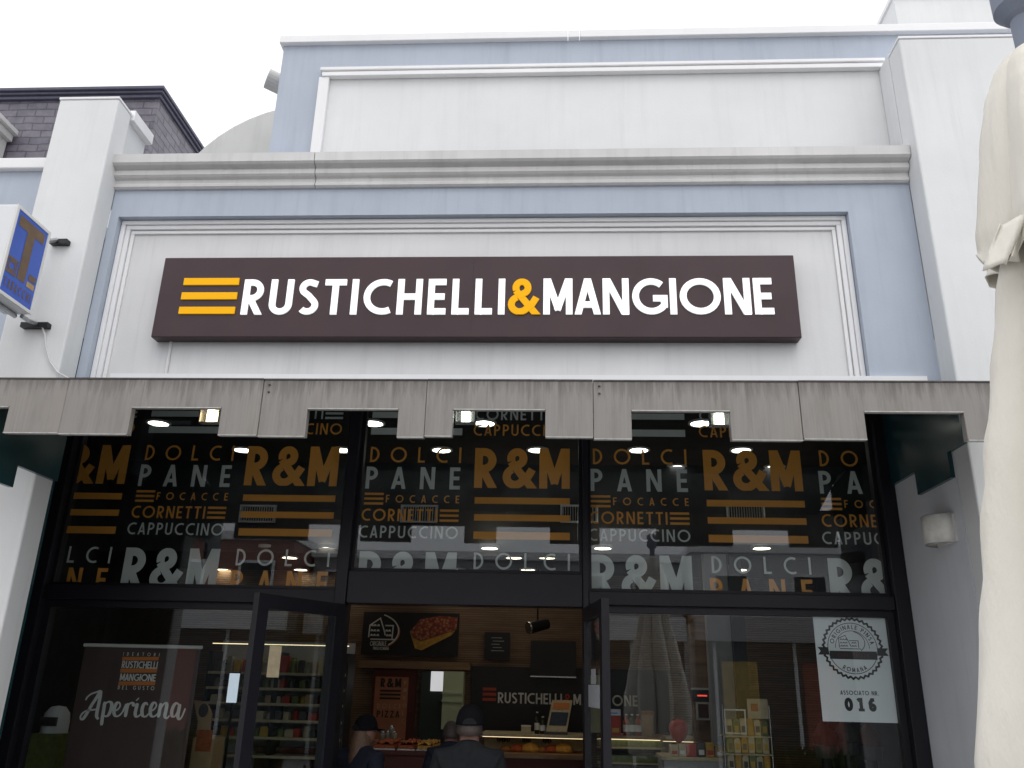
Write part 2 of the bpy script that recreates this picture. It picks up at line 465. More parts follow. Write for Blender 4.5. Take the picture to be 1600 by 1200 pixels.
# ------------------------------------------------------------------ stroke lettering (geometric capitals)
def arc(cx, cy, rx, ry, a0, a1, n=18):
    return [(cx+rx*math.cos(R(a0+(a1-a0)*i/n)), cy+ry*math.sin(R(a0+(a1-a0)*i/n))) for i in range(n+1)]
def glyph(ch, w):                       # -> width, strokes (centre lines; cap height 1)
    h = w/2; e = 0.25
    def rnd(W, a0, a1): return arc(W/2, 0.5, W/2-h, 0.5-h, a0, a1, 28)
    if ch == 'I': return w, [[(h, 0), (h, 1)]]
    if ch == '1': return 0.46, [[(0.25, 0), (0.25, 1)], [(0.0, 0.78), (0.25, 0.96)], [(0.02, h*0.6), (0.48, h*0.6)]]
    if ch == 'L': return 0.44, [[(h, 1), (h, 0)], [(w*0.9, h), (0.44, h)]]
    if ch == 'E': return 0.47, [[(h, 1), (h, 0)], [(w*0.9, h), (0.47, h)], [(w*0.9, 1-h), (0.46, 1-h)], [(w*0.9, 0.5), (0.43, 0.5)]]
    if ch == 'F': return 0.46, [[(h, 1), (h, 0)], [(w*0.9, 1-h), (0.46, 1-h)], [(w*0.9, 0.5), (0.42, 0.5)]]
    if ch == 'T': return 0.56, [[(0, 1-h), (0.56, 1-h)], [(0.28, 1-w*0.9), (0.28, 0)]]
    if ch == 'H': return 0.64, [[(h, 1), (h, 0)], [(0.64-h, 1), (0.64-h, 0)], [(w*0.9, 0.5), (0.64-w*0.9, 0.5)]]
    if ch == 'U': return 0.60, [[(h, 1), (h, 0.3)]+arc(0.30, 0.30, 0.30-h, 0.30-h, 180, 360)+[(0.6-h, 1)]]
    if ch == 'O': return 1.02, [rnd(1.02, 90, 450)]
    if ch == '0': return 0.66, [rnd(0.66, 90, 450)]
    if ch == 'C': return 0.72, [arc(0.5, 0.5, 0.5-h, 0.5-h, 62, 298, 26)]
    if ch == 'G': return 0.86, [arc(0.5, 0.5, 0.5-h, 0.5-h, 52, 350, 28)[:-1]+[(1-h, 0.45)] and arc(0.48, 0.5, 0.48-h, 0.5-h, 50, 318, 26), [(0.80, 0.1+h), (0.80, 0.46)], [(0.52, 0.46-h*0.2), (0.80+h, 0.46-h*0.2)]]
    if ch == 'D': return 0.58, [[(h, 0), (h, 1)], [(w*0.9, 1-h), (0.14, 1-h)]+arc(0.14, 0.5, 0.44-h, 0.5-h, 90, -90, 22)+[(w*0.9, h)]]
    if ch == 'P': return 0.52, [[(h, 0), (h, 1)], [(w*0.9, 1-h), (0.22, 1-h)]+arc(0.22, 0.70, 0.30-h, 0.30-h, 90, -90, 16)+[(w*0.9, 0.40+h)]]
    if ch == 'B': return 0.54, [[(h, 0), (h, 1)], [(w*0.9, 1-h), (0.24, 1-h)]+arc(0.24, 0.75, 0.25-h, 0.25-h, 90, -90, 14)+[(w*0.9, 0.5+h)], [(0.26, 0.46+h)]+arc(0.26, 0.25+h*0.3, 0.28-h, 0.25-h*0.9, 90, -90, 14)+[(w*0.9, h)]]
    if ch == 'R': return 0.56, [[(h, 0), (h, 1)], [(w*0.9, 1-h), (0.22, 1-h)]+arc(0.22, 0.69, 0.31-h, 0.31-h, 90, -90, 16)+[(w*0.9, 0.38+h)], [(0.20, 0.46), (0.56-h*0.9, -0.04)]]
    if ch == 'S': return 0.52, [[(0.47, 0.86)]+arc(0.27, 0.745, 0.24-h*0.7, 0.255-h, 55, 215, 14)+[(0.27, 0.53)]+arc(0.26, 0.265, 0.26-h*0.8, 0.265-h, 48, -140, 16)]
    if ch == 'N': return 0.66, [[(h, 0), (h, 1)], [(0.66-h, 0), (0.66-h, 1)], [(h*0.9, 1.06), (0.66-h*0.9, -0.06)]]
    if ch == 'M': return 0.74, [[(h, 0), (h, 1)], [(0.74-h, 0), (0.74-h, 1)], [(h*0.9, 1.08), (0.385, 0.12)], [(0.74-h*0.9, 1.08), (0.355, 0.12)]]
    if ch == 'A': return 0.60, [[(h*0.35, -0.12), (0.31, 1.05)], [(0.60-h*0.35, -0.12), (0.29, 1.05)], [(0.16, 0.27), (0.44, 0.27)]]
    if ch == 'V': return 0.66, [[(h*0.35, 1.1), (0.34, -0.05)], [(0.66-h*0.35, 1.1), (0.32, -0.05)]]
    if ch == 'Z': return 0.56, [[(0.02, 1-h), (0.54, 1-h)], [(0.48, 1.0), (0.08, 0.0)], [(0.02, h), (0.56, h)]]
    if ch == '&':
        ux, uy = 0.185-h*0.35, 0.235-h*0.75
        lx, ly = 0.30-h, 0.285-h*0.9
        return 0.76, [[(0.76, -0.05), (0.20, 0.66)], arc(0.35, 0.985-uy-h*0.8, ux, uy, 205, 0, 14), arc(0.35, 0.985-uy-h*0.8, ux, uy, 4, -50, 6)+[(0.24, 0.50)],
                      arc(0.30, ly+h*0.85, lx, ly, 110, 300, 18), arc(0.30, ly+h*0.85, lx, ly, 296, 318, 4)+[(0.61, 0.28), (0.72, 0.47)]]
    if ch == '6': return 0.58, [rnd_arc for rnd_arc in [arc(0.29, 0.31, 0.29-h, 0.31-h, 90, 450, 24), [(h*1.05, 0.34), (0.12, 0.62), (0.26, 0.86), (0.46, 1-h)]]]
    if ch == '.': return w, [[(h, 0), (h, w)]]
    if ch == ' ': return 0.30, []
    return 0.5, []
def clip_poly(poly, lo, hi, ax):
    for sgn, lim in ((1, lo), (-1, hi)):
        res = []
        for i in range(len(poly)):
            a, b = poly[i], poly[(i+1) % len(poly)]
            da, db = sgn*(a[ax]-lim), sgn*(b[ax]-lim)
            if da >= 0: res.append(a)
            if (da >= 0) != (db >= 0):
                t = da/(da-db); res.append((a[0]+t*(b[0]-a[0]), a[1]+t*(b[1]-a[1])))
        poly = res
        if len(poly) < 3: return []
    return poly
def ribbon(pts, w, taper=None):         # centre line -> convex quads
    raw = [Vector(p) for p in pts]
    keep = [i for i in range(len(raw)) if i == 0 or (raw[i]-raw[i-1]).length > 1e-6]
    pts = [raw[i] for i in keep]
    if taper: taper = [taper[i] for i in keep]
    closed = (pts[0]-pts[-1]).length < 1e-5
    n = len(pts); L_, R_ = [], []
    for i, p in enumerate(pts):
        a = pts[i-1] if i > 0 else (pts[-2] if closed else None)
        b = pts[i+1] if i < n-1 else (pts[1] if closed else None)
        d1 = (p-a).normalized() if a is not None else None
        d2 = (b-p).normalized() if b is not None else None
        if d1 is None: d1 = d2
        if d2 is None: d2 = d1
        t = (d1+d2)
        t = t.normalized() if t.length > 1e-4 else d1
        nrm = Vector((-t.y, t.x)); c = max(0.55, nrm.dot(Vector((-d1.y, d1.x))))
        ww = (taper[i] if taper else w)/2/c
        L_.append(p+nrm*ww); R_.append(p-nrm*ww)
    return [[tuple(L_[i]), tuple(L_[i+1]), tuple(R_[i+1]), tuple(R_[i])] for i in range(n-1)]
def text_polys(s, x0, x1, z0, z1, weight, fn=None):
    H = z1-z0; W = x1-x0
    gs = [glyph(c, weight) for c in s]
    tot = sum(g[0] for g in gs)*H; gap = (W-tot)/max(1, len(gs)-1); k = 1
    if gap < 0.03*H and len(gs) > 1:
        k = (W-0.05*H*(len(gs)-1))/tot; gap = 0.05*H
    out = []; x = x0
    for gw, strokes in gs:
        for j, st in enumerate(strokes):
            for q in ribbon(st, weight):
                q = clip_poly(q, 0, 1, 1)
                if q: out.append((j, [(x+p[0]*H*k, z0+p[1]*H) for p in q]))
        x += gw*H*k+gap
    return out
def rect_polys(x0, x1, z0, z1): return [(0, [(x0, z0), (x1, z0), (x1, z1), (x0, z1)])]
def flat_text(name, polys, y, mat, parent, clip=None, th=0.0, fn=None, ysign=1):
    """polys: [(layer, [(x,z)...])]; laid on the plane y; layers step 0.3 mm towards the viewer"""
    mb = MB()
    for j, p in polys:
        if clip:
            p = clip_poly(p, clip[0], clip[1], 0)
            if p: p = clip_poly(p, clip[2], clip[3], 1)
            if not p: continue
        yy = y-0.0004*j*ysign
        if fn: p = [fn(a, b) for a, b in p]; mb.face([(a, yy+c, b) for a, b, c in p]) if len(p[0]) == 3 else mb.face([(a, yy, b) for a, b in p])
        elif th: mb.prism(p, yy, y+th)
        else: mb.face([(a, yy, b) for a, b in p])
    if not mb.v: return None
    return mb.build(name, mat, parent)

# ------------------------------------------------------------------ THE SETTING: ground
GZ = -0.12
tag(MB().face([(-600, -600, GZ), (600, -600, GZ), (600, 600, GZ), (-600, 600, GZ)]).build('ground', 'paving'), kind='structure')

# ------------------------------------------------------------------ THE SHOP BUILDING
XL, XR = -3.44, 2.589
YB, YG = 5.42, 6.50                     # blue wall, glass line
bld = thing('shop_building', (0, 6.5, GZ), 'white and pale blue shop building with cornice, framed panels and dark glazed front', 'building')
# blue band with the sunk panel
NX0, NX1, NZ0, NZ1 = -3.372, 2.124, 3.56, 4.965
b = MB()
b.box(XL, XR, YB, YB+0.25, NZ1, 5.2)
b.box(XL, NX0, YB, YB+0.25, NZ0, NZ1)
b.box(NX1, XR, YB, YB+0.25, NZ0, NZ1)
b.build('wall', 'blue_plaster', bld)
PY = YB+0.10
MB().box(NX0, NX1, PY, YB+0.25, NZ0, NZ1).build('sign_panel', 'panel_plaster', bld)
def moulding(x0, x1, z0, z1, y, wd, parent, mat, name, bottom=False):
    mb = MB()
    for k, (a, t) in enumerate(((0.0, 0.050), (0.35, 0.034), (0.72, 0.018))):   # stepped profile, outer step deepest
        a0, a1 = wd*a, wd*(a+0.33 if k < 2 else 1.0)
        mb.box(x0+a0, x1-a0, y-t, y-0.002, z1-a1, z1-a0)
        mb.box(x0+a0, x0+a1, y-t, y-0.002, z0, z1-a1)
        mb.box(x1-a1, x1-a0, y-t, y-0.002, z0, z1-a1)
    return mb.build(name, mat, parent, bevel=0.004)
moulding(NX0+0.004, NX1-0.004, NZ0, NZ1-0.004, PY, 0.10, bld, 'trim_white', 'panel_moulding')
MB().box(NX0+0.2, XR-0.1, YB-0.03, YB-0.002, 3.60, 3.668).build('base_trim', 'trim_white', bld)
# cornice
def cornice_prof(y, z):
    return [(y, z), (y-0.04, z), (y-0.055, z+0.012), (y-0.055, z+0.03), (y-0.045, z+0.045), (y-0.045, z+0.075), (y-0.07, z+0.085),
            (y-0.085, z+0.10), (y-0.085, z+0.135), (y-0.075, z+0.15), (y-0.12, z+0.165), (y-0.135, z+0.18), (y-0.135, z+0.255), (y, z+0.30)]
seam = at(489, 262, 5.30).x
MB().profile_x(cornice_prof(YB+0.02, 5.197), XL-0.02, seam-0.003).build('cornice', 'cornice_white', bld)
MB().profile_x(cornice_prof(YB+0.02, 5.197), seam+0.003, XR-0.006).build('cornice', 'cornice_white', bld)
# upper storey
UY = 5.63
UX0 = -2.354
MB().box(UX0, 5.2, UY, UY+1.2, 5.3, 6.765).build('upper_wall', 'blue_plaster', bld)
ux0, ux1, uz1 = -1.998, 2.64, 6.494
MB().box(ux0+0.02, 2.64, UY-0.008, UY-0.001, 5.3, uz1-0.02).build('upper_panel', 'white_plaster', bld)
b = MB()
for k, (a0, a1, t) in enumerate(((0, 0.03, 0.04), (0.034, 0.06, 0.025), (0.064, 0.10, 0.05))):
    b.box(ux0+a0*0.4, 2.64, UY-0.010-t, UY-0.010, uz1-a1, uz1-a0)
b.box(ux0, ux0+0.085, UY-0.05, UY-0.010, 5.3, uz1-0.101)
b.build('upper_moulding', 'trim_white', bld, bevel=0.004)
capseam = [at(x, 58, UY).x for x in (887, 905)]
b = MB()
for x0, x1 in ((UX0-0.03, capseam[0]), (capseam[0]+0.006, capseam[1]), (capseam[1]+0.006, 5.25)):
    b.box(x0, x1, UY-0.045, UY+1.25, 6.765, 6.84)
b.build('parapet_cap', 'trim_white', bld, bevel=0.006)
# pillars
def pillar(x0, x1, z1, y0, y1, name='pillar', z0=GZ):
    p = MB().box(x0, x1, y0, y1, z0, z1).build(name, 'white_plaster', bld, bevel=0.012)
    MB().box(x0-0.004, x1+0.004, y0-0.006, y1+0.003, z1+0.001, z1+0.022).build('coping', 'trim_white', p, bevel=0.004)
    return p
pillar(XR, 4.6, 6.345, 5.21, 5.419, z0=GZ)
MB().box(XR+0.001, 4.6, 5.4195, 5.615, 5.21, 6.385).build('pillar_return', 'white_plaster', bld)
PLX = at(55, 310, 5.215).x
pillar(PLX, XL, 5.90, 5.215, 5.42)
MB().box(XR, 4.6, 5.42, 6.72, GZ, 3.95).build('reveal_wall', 'blue_grey_plaster', bld)
# side parapet left of the upper storey, with its overhanging cap
b = MB().box(-3.62, -3.47, 5.44, 6.3, 5.2, 5.86)
yend = atx(241, 211, -3.42).y
b = MB().box(-3.62, -3.47, 5.44, yend-0.02, 5.2, 5.86)
sp = b.build('side_parapet', 'white_plaster', bld)
MB().box(-3.66, -3.42, 5.43, yend, 5.862, 5.96).build('coping', 'trim_white', sp, bevel=0.005)
# roof block above the right pillar
p0 = at(1429, 44, 6.6)
b = MB().box(p0.x, 5.2, 6.9, 8.2, 6.842, at(1420, -4, 6.9).z)
rb = b.build('roof_block', 'white_plaster', bld)
zt = at(1420, -4, 6.9).z
MB().box(p0.x-0.02, 5.22, 6.87, 8.22, zt+0.001, zt+0.05).build('coping', 'trim_white', rb)
# roof slab behind, closing the volume
MB().box(-3.45, 5.0, 5.68, 12.3, 5.10, 5.30).build('roof', 'concrete', bld)
# recess over the entrance
MB().box(-4.35, XR-0.001, 5.68, 6.62, 3.92, 4.0).build('soffit', 'teal_paint', bld)
MB().box(-4.45, -4.35, 5.71, 6.9, GZ, 3.99).build('recess_side', 'teal_paint', bld)
MB().box(PLX+0.01, XL-0.004, 5.421, 5.447, GZ, 3.95).build('added_dark_lining', 'teal_paint', bld)  # dark sheet added behind the pillar so its reflection stays dark
MB().box(XL+0.002, XR-0.001, YB+0.001, 5.679, 3.525, 3.551).build('added_dark_lining', 'teal_paint', bld)  # dark sheet added to cover the wall's bright underside reflected in the glass
MB().box(XL+0.002, XR-0.001, 5.671, 5.679, 3.552, 3.919).build('added_dark_lining', 'teal_paint', bld)  # dark sheet added over the unseen back of the wall, darkens its reflection
# barrel-vaulted gable wall behind on the left
c0 = at(440, 330, 6.9); rr = at(440, 163, 6.9).z-c0.z
pts = []
zb = 5.1
for i in range(25):
    a = math.pi*i/24
    pts.append((c0.x+0.25+1.42*math.cos(a)*1.0, c0.z-0.05+(at(440, 163, 6.9).z-c0.z+0.05)*math.sin(a)))
pts = [(pts[0][0], zb)]+pts+[(pts[-1][0], zb)]
arch = MB().prism(pts, 6.9, 9.5).build('vaulted_roof', 'concrete', bld)
# vent pipe sticking out of the upper storey's side
pa = at(420, 131, 6.05)
MB().tube([(UX0+0.02, 6.15, pa.z-0.05), (pa.x, 6.0, pa.z+0.02)], 0.09, 18).build('vent_pipe', 'concrete', bld)

# ---- interior shell
BW = 11.4
MB().box(-5.2, 3.4, 6.56, 12.2, -0.1, -0.02).build('shop_floor', 'dark_box', bld)
MB().box(-5.2, 3.4, 6.60, 9.25, 4.02, 4.12).build('ceiling', 'black_ceiling', bld)
MB().box(-5.2, 3.4, 9.25, 9.35, 2.98, 4.1).build('bulkhead', 'black_ceiling', bld)
MB().box(-5.2, 3.4, 9.35, BW, 3.05, 3.12).build('ceiling', 'black_ceiling', bld)
MB().box(-5.3, -5.2, 6.55, 12.2, -0.1, 4.1).build('side_wall', 'matt_black', bld)
MB().box(3.4, 3.5, 6.73, 12.2, -0.1, 4.1).build('side_wall', 'matt_black', bld)
MB().box(-5.2, 3.4, BW, BW+0.1, 0, 3.1).build('back_wall', 'wood_slats', bld)
for px in (403, 655, 905, 1165):
    c = at(px, 803, 9.24); hw, hh = 0.21, 0.10
    g = MB()
    g.box(c.x-hw, c.x+hw, 9.22, 9.245, c.z+hh-0.02, c.z+hh); g.box(c.x-hw, c.x+hw, 9.22, 9.245, c.z-hh, c.z-hh+0.02)
    g.box(c.x-hw, c.x-hw+0.02, 9.22, 9.245, c.z-hh+0.02, c.z+hh-0.02); g.box(c.x+hw-0.02, c.x+hw, 9.22, 9.245, c.z-hh+0.02, c.z+hh-0.02)
    gr = g.build('air_grille', 'note_paper', bld)
    g = MB()
    for k in range(14):
        x = c.x-hw+0.03+k*(2*hw-0.06)/13
        g.box(x-0.004, x+0.004, 9.228, 9.245, c.z-hh+0.02, c.z+hh-0.02)
    g.build('louvre', 'galvanised', gr)

# ---- shopfront frames with panes and vinyl lettering
TZ = lambda y: at(650, y, YG+0.012).z
PT, PB_ = 3.90, 2.34
BAYS = [(-3.945, -1.70, 2.325), (-1.572, 0.178, 2.47), (0.262, 2.46, 2.345)]
def frame_rect(mb, x0, x1, z0, z1, t, y0, y1):
    mb.box(x0, x1, y0, y1, z1-t, z1); mb.box(x0, x1, y0, y1, z0, z0+t)
    mb.box(x0, x0+t, y0, y1, z0+t, z1-t); mb.box(x1-t, x1, y0, y1, z0+t, z1-t)
frames = []
for i, (x0, x1, zb) in enumerate(BAYS):
    mb = MB(); frame_rect(mb, x0-0.02, x1+0.02, zb-0.02, PT+0.02, 0.025, YG-0.02, YG+0.05)
    fr = mb.build('window_frame', 'frame_metal', bld)
    MB().box(x0, x1, YG, YG+0.008, zb, PT).build('pane', 'glass', fr)
    frames.append(fr)
# posts and transoms
for x0, x1 in ((-4.35, -3.967), (-1.678, -1.594), (0.20, 0.240), (2.482, XR-0.001)):
    MB().box(x0, x1, YG-0.10, YG+0.10, GZ, 3.92).build('post', 'frame_metal', bld, bevel=0.004)
for x0, x1, z0, z1 in ((-3.966, -1.679, 2.195, 2.304), (-1.593, 0.199, 2.205, 2.449), (0.241, 2.481, 2.225, 2.324)):
    MB().box(x0, x1, YG-0.08, YG+0.08, z0, z1).build('transom', 'frame_metal', bld, bevel=0.006)
LOW = [(-3.966, -1.679, 2.195), (0.241, 2.481, 2.225)]
lows = []
for x0, x1, z1 in LOW:
    mb = MB(); frame_rect(mb, x0+0.002, x1-0.002, 0.02, z1-0.001, 0.05, YG-0.03, YG+0.05)
    fr = mb.build('window_frame', 'frame_metal', bld)
    MB().box(x0+0.05, x1-0.05, YG, YG+0.008, 0.07, z1-0.05).build('pane', 'glass', fr)
    lows.append(fr)
# vinyl lettering
ZT = 3.445
rows = {}
def ys(*a): return [TZ(y) for y in a]
Dt, Db, Pt, Pb, Ft, Fb, St, Sb, Ct, Cb, At_, Ab = [z-TZ(698.5) for z in ys(698.5, 722.5, 729.6, 764, 773.5, 785.4, 770.4, 789, 795.3, 814.5, 822, 841)]
Rt, Rb, = [z-TZ(698.5) for z in ys(699, 761)]
BARS = [(a-TZ(698.5), c-TZ(698.5)) for a, c in ((TZ(775.5), TZ(785.6)), (TZ(802), TZ(812)), (TZ(829), TZ(840.6)))]
Z0 = TZ(698.5); PITCHR = Z0-at(810, 864, YG+0.012).z
OR, WH = 'vinyl_orange', 'vinyl_white'
def stripes3(x0, x1, z0, z1):
    h = (z1-z0); t = h*0.19
    return [p for k in range(3) for p in rect_polys(x0, x1, z0+k*(h-t)/2, z0+k*(h-t)/2+t)]
YV = YG+0.016
def block_words(x, z, odd, fr, clip):
    a, bcol = (OR, WH) if not odd else (WH, OR)
    W = 0.765
    for polys, mat in ((text_polys('DOLCI', x+0.02, x+W, z+Db, z+Dt, 0.13), a),
                       (text_polys('PANE', x, x+W, z+Pb, z+Pt, 0.165), bcol),
                       (text_polys('FOCACCE', x+0.175, x+W, z+Fb, z+Ft, 0.15), a),
                       (text_polys('CORNETTI', x-0.01, x+0.595, z+Cb, z+Ct, 0.145), a),
                       (text_polys('CAPPUCCINO', x-0.02, x+W, z+Ab, z+At_, 0.14), bcol)):
        flat_text('lettering', polys, YV, mat, fr, clip)
    for q in stripes3(x, x+0.155, z+Sb, z+St)+stripes3(x+0.615, x+W, z+Cb, z+Ct): flat_text('stripe', [q], YV, a, fr, clip)
def block_rm(x, z, odd, fr, clip):
    c = OR if not odd else WH
    flat_text('lettering', text_polys('R&M', x, x+0.765, z+Rb, z+Rt, 0.195), YV, c, fr, clip)
    for z1, z0 in BARS: flat_text('bar', rect_polys(x+0.01, x+0.765, z+z0, z+z1), YV, c, fr, clip)
COLS = [(0, [(-4.30, 1), (-3.42, 0), (-2.54, 1)]), (1, [(-1.54, 0), (-0.662, 1)]), (2, [(0.268, 0), (1.163, 1), (2.055, 0)])]
for bi, cols in COLS:
    x0, x1, zb = BAYS[bi]
    for row in (-1, 0, 1):
        z = Z0-row*PITCHR
        for x, kind in cols:
            (block_words if (kind+row) % 2 == 0 else block_rm)(x, z, row % 2 != 0, frames[bi], (x0+0.006, x1-0.006, zb+0.006, PT-0.006))

# ---- the two open door leaves
def door(hx, hy, ex, ey, z1, th=0.05):
    d = Vector((ex-hx, ey-hy)); Ln = d.length; d /= Ln
    pt = lambda t: (hx+d.x*t, hy+d.y*t)
    st = 0.095
    mb = MB()
    mb.obox(pt(0), pt(st), th, 0.01, z1); mb.obox(pt(Ln-st), pt(Ln), th, 0.01, z1)
    mb.obox(pt(st), pt(Ln-st), th*0.96, z1-st, z1-0.001); mb.obox(pt(st), pt(Ln-st), th*0.96, 0.011, 0.13)
    dr = mb.build('door', 'frame_metal', bld)
    MB().obox(pt(st), pt(Ln-st), 0.008, 0.13, z1-st).build('pane', 'glass', dr)
    nrm = Vector((-d.y, d.x))
    hb = MB()
    for sgn in (1, -1):
        a = Vector(pt(Ln-0.05))+nrm*sgn*0.07
        hb.tube([(a.x, a.y, 0.65), (a.x, a.y, 1.0)], 0.012)
        for z in (0.7, 0.95):
            c = Vector(pt(Ln-0.05))+nrm*sgn*0.026
            hb.tube([(c.x, c.y, z), (a.x, a.y, z)], 0.009)
    hb.build('handle', 'steel', dr)
    return dr, pt, d, nrm
drL, ptL, dL, nL = door(-1.60, 6.385, -1.995, 5.61, 2.19)
drR, ptR, dR, nR = door(0.215, 6.385, 0.315, 5.56, 2.19)
def note_on(dr, pt, nrm, t0, t1, z0, z1, mat, sgn):
    a, c = Vector(pt(t0))+nrm*sgn*0.03, Vector(pt(t1))+nrm*sgn*0.03
    return MB().face([(a.x, a.y, z0), (c.x, c.y, z0), (c.x, c.y, z1), (a.x, a.y, z1)]).build('note', mat, dr, solid=0.001)
note_on(drR, ptR, nR, 0.30, 0.75, 1.52, 1.66, 'note_paper', -1 if nR.x > 0 else 1)
note_on(drR, ptR, nR, 0.42, 0.60, 1.665, 1.76, 'note_paper', -1 if nR.x > 0 else 1)
note_on(drL, ptL, nL, 0.62, 0.73, 1.66, 1.86, 'cream_box', 1 if (nL.y < 0) else -1)

# ------------------------------------------------------------------ CANOPY
FY = 4.60
canopy = thing('canopy', (0, FY, 2.99), 'weathered grey brown canopy fascia with castellated lower edge over the shop entrance', 'canopy')
def fx(px): return at(px, 640, FY).x
ZTOP, ZN, ZTO = 3.332, 3.157, 2.99
notches = [(-60, 8), (202, 343), (478, 621), (707, 852), (987, 1142), (1352, 1508), (1642, 1790)]
seams = [-420, 99, 407, 665, 927, 1251, 2100]
def nx(px, z):                           # x on the fascia plane of a boundary read at its middle height
    return at(px, 660, FY).x
for i in range(len(seams)-1):
    a, c = at(seams[i], 640, FY).x+0.0015, at(seams[i+1], 640, FY).x-0.0015
    poly = [(a, ZTOP), (a, None)]
    xs = []
    for n0, n1 in notches:
        u, v = at(n0, 662, FY).x, at(n1, 662, FY).x
        if v > a and u < c: xs.append((max(u, a), min(v, c)))
    low = [(a, ZTO)]
    dz = (0.006, 0.0, -0.004, 0.003, -0.005, 0.002)[i]
    low = []
    cur = a; z = ZTO+dz
    for u, v in xs:
        if u > cur+1e-6: low += [(cur, z), (u, z)]
        low += [(u, ZN), (v, ZN)]
        cur = v
    if c > cur+1e-6: low += [(cur, z), (c, z)]
    poly = low+[(c, ZTOP), (a, ZTOP)]
    clean = []
    for p in poly:
        if not clean or abs(p[0]-clean[-1][0])+abs(p[1]-clean[-1][1]) > 1e-6: clean.append(p)
    dy = (0.0, -0.004, 0.001, -0.002, 0.002, -0.003)[i]
    pn = MB().prism(clean, FY+dy, FY+0.05+dy).build('fascia_panel', 'fascia', canopy, bevel=0.002)
    # worn bright lip along the lower edge and a dark capping strip
    e = MB()
    for k in range(len(low)-1):
        p, q = low[k], low[k+1]
        if abs(p[1]-q[1]) < 1e-6 and q[0]-p[0] > 0.01: e.box(p[0]+0.002, q[0]-0.002, FY+dy-0.006, FY+dy+0.02, p[1]-0.006, p[1]-0.0005)
    e.build('edge_lip', 'fascia_edge', pn)
    MB().box(a, c, FY+dy-0.004, FY+dy+0.07, ZTOP+0.001, ZTOP+0.010).build('capping', 'fascia_dirt', pn)
    # rivets near the seams
    rv = MB()
    if i not in (2, 4): continue
    for xx in (a+0.035,):
        for zz in (ZTOP-0.03, ZTOP-0.075):
            rv.lathe((xx, FY+dy-0.004, zz), [(0.0, -0.006), (0.007, -0.003), (0.007, 0.003), (0.0, 0.006)], 8)
    rv.build('rivet', 'fascia_dirt', pn)
# sloping roof of the canopy
xa, xb = at(-420, 640, FY).x, at(2100, 640, FY).x
MB().profile_x([(FY+0.052, ZTOP-0.03), (YB-0.0005, 3.54), (YB-0.0005, 3.57), (FY+0.052, ZTOP+0.0)], -3.43, XR-0.005).build('roof', 'teal_paint', canopy)
for x in (xa+0.25, -4.4, -3.5, XR+0.05, xb-0.3):       # flat arms that hold the fascia in front of the pillars
    MB().box(x, x+0.03, FY+0.052, 5.205, 3.27, 3.31).build('bracket_arm', 'black_metal', canopy)
# castellated side boards
MB().side([(5.20, 3.148), (5.43, 3.148), (5.43, 2.98), (5.96, 2.98), (5.96, 3.15), (6.44, 3.15), (6.44, 3.915), (5.68, 3.915), (5.68, 3.50), (5.20, 3.44)], XR-0.03, XR-0.003).build('side_board', 'teal_paint', canopy)
MB().side([(4.66, 2.745), (4.973, 2.745), (4.973, 2.887), (5.42, 2.887), (5.42, 3.50), (4.66, 3.30)], XL+0.002, XL+0.03).build('side_board', 'teal_paint', canopy)

# ------------------------------------------------------------------ MAIN SIGN
SY = PY-0.105
sx0, sx1 = (at(259, 401, SY).x+at(235, 526, SY).x)/2, (at(1240, 399, SY).x+at(1253, 528, SY).x)/2
sz0, sz1 = at(740, 527, SY).z, at(740, 400.5, SY).z
sign = thing('shop_sign', (-0.6, SY, sz0), 'long dark brown illuminated sign box with white lettering and three yellow bars', 'shop sign')
MB().box(sx0, sx1, SY, PY-0.002, sz0, sz1).build('sign_box', 'sign_brown', sign, bevel=0.006)
def sp_(x, y): return at(x, y, SY)
def sx(px, py=465): return at(px, py, SY).x
zl0, zl1 = sp_(640, 492).z, sp_(640, 437).z
def sign_part(polys, mat, name):
    return flat_text(name, polys, SY-0.012, mat, sign, th=0.0115)
zb0, zb1 = sp_(330, 491).z, sp_(330, 435.5).z
hh = (zb1-zb0); t_ = hh*0.19
for k in range(3):
    z = zb0+k*(hh-t_)/2
    sign_part(rect_polys(sx(284), sx(370.5), z, z+t_), 'sign_letter_yellow', 'bar')
sign_part(text_polys('RUSTICHELLI', sx(380), sx(789), zl0, zl1, 0.168), 'sign_letter_white', 'lettering')
sign_part(text_polys('&', sx(794), sx(840), zl0, zl1, 0.175), 'sign_letter_yellow', 'lettering')
sign_part(text_polys('MANGIONE', sx(849), sx(1207.5), zl0, zl1, 0.168), 'sign_letter_white', 'lettering')
# joint of the two face sheets
MB().box(sx(738)-0.0007, sx(738)+0.0007, SY-0.001, SY+0.004, sz0+0.004, sz1-0.004).build('face_joint', 'black_metal', sign)
# conduit below the sign
ca, cb = at(266, 537, PY-0.02), at(250, 592, PY-0.02)
tag(MB().tube([(ca.x, PY-0.012, sz0+0.02), (ca.x, PY-0.012, 3.56)], 0.013, 8).build('conduit', 'panel_plaster'), 'thin pale cable conduit running down the wall below the dark brown sign', 'conduit')

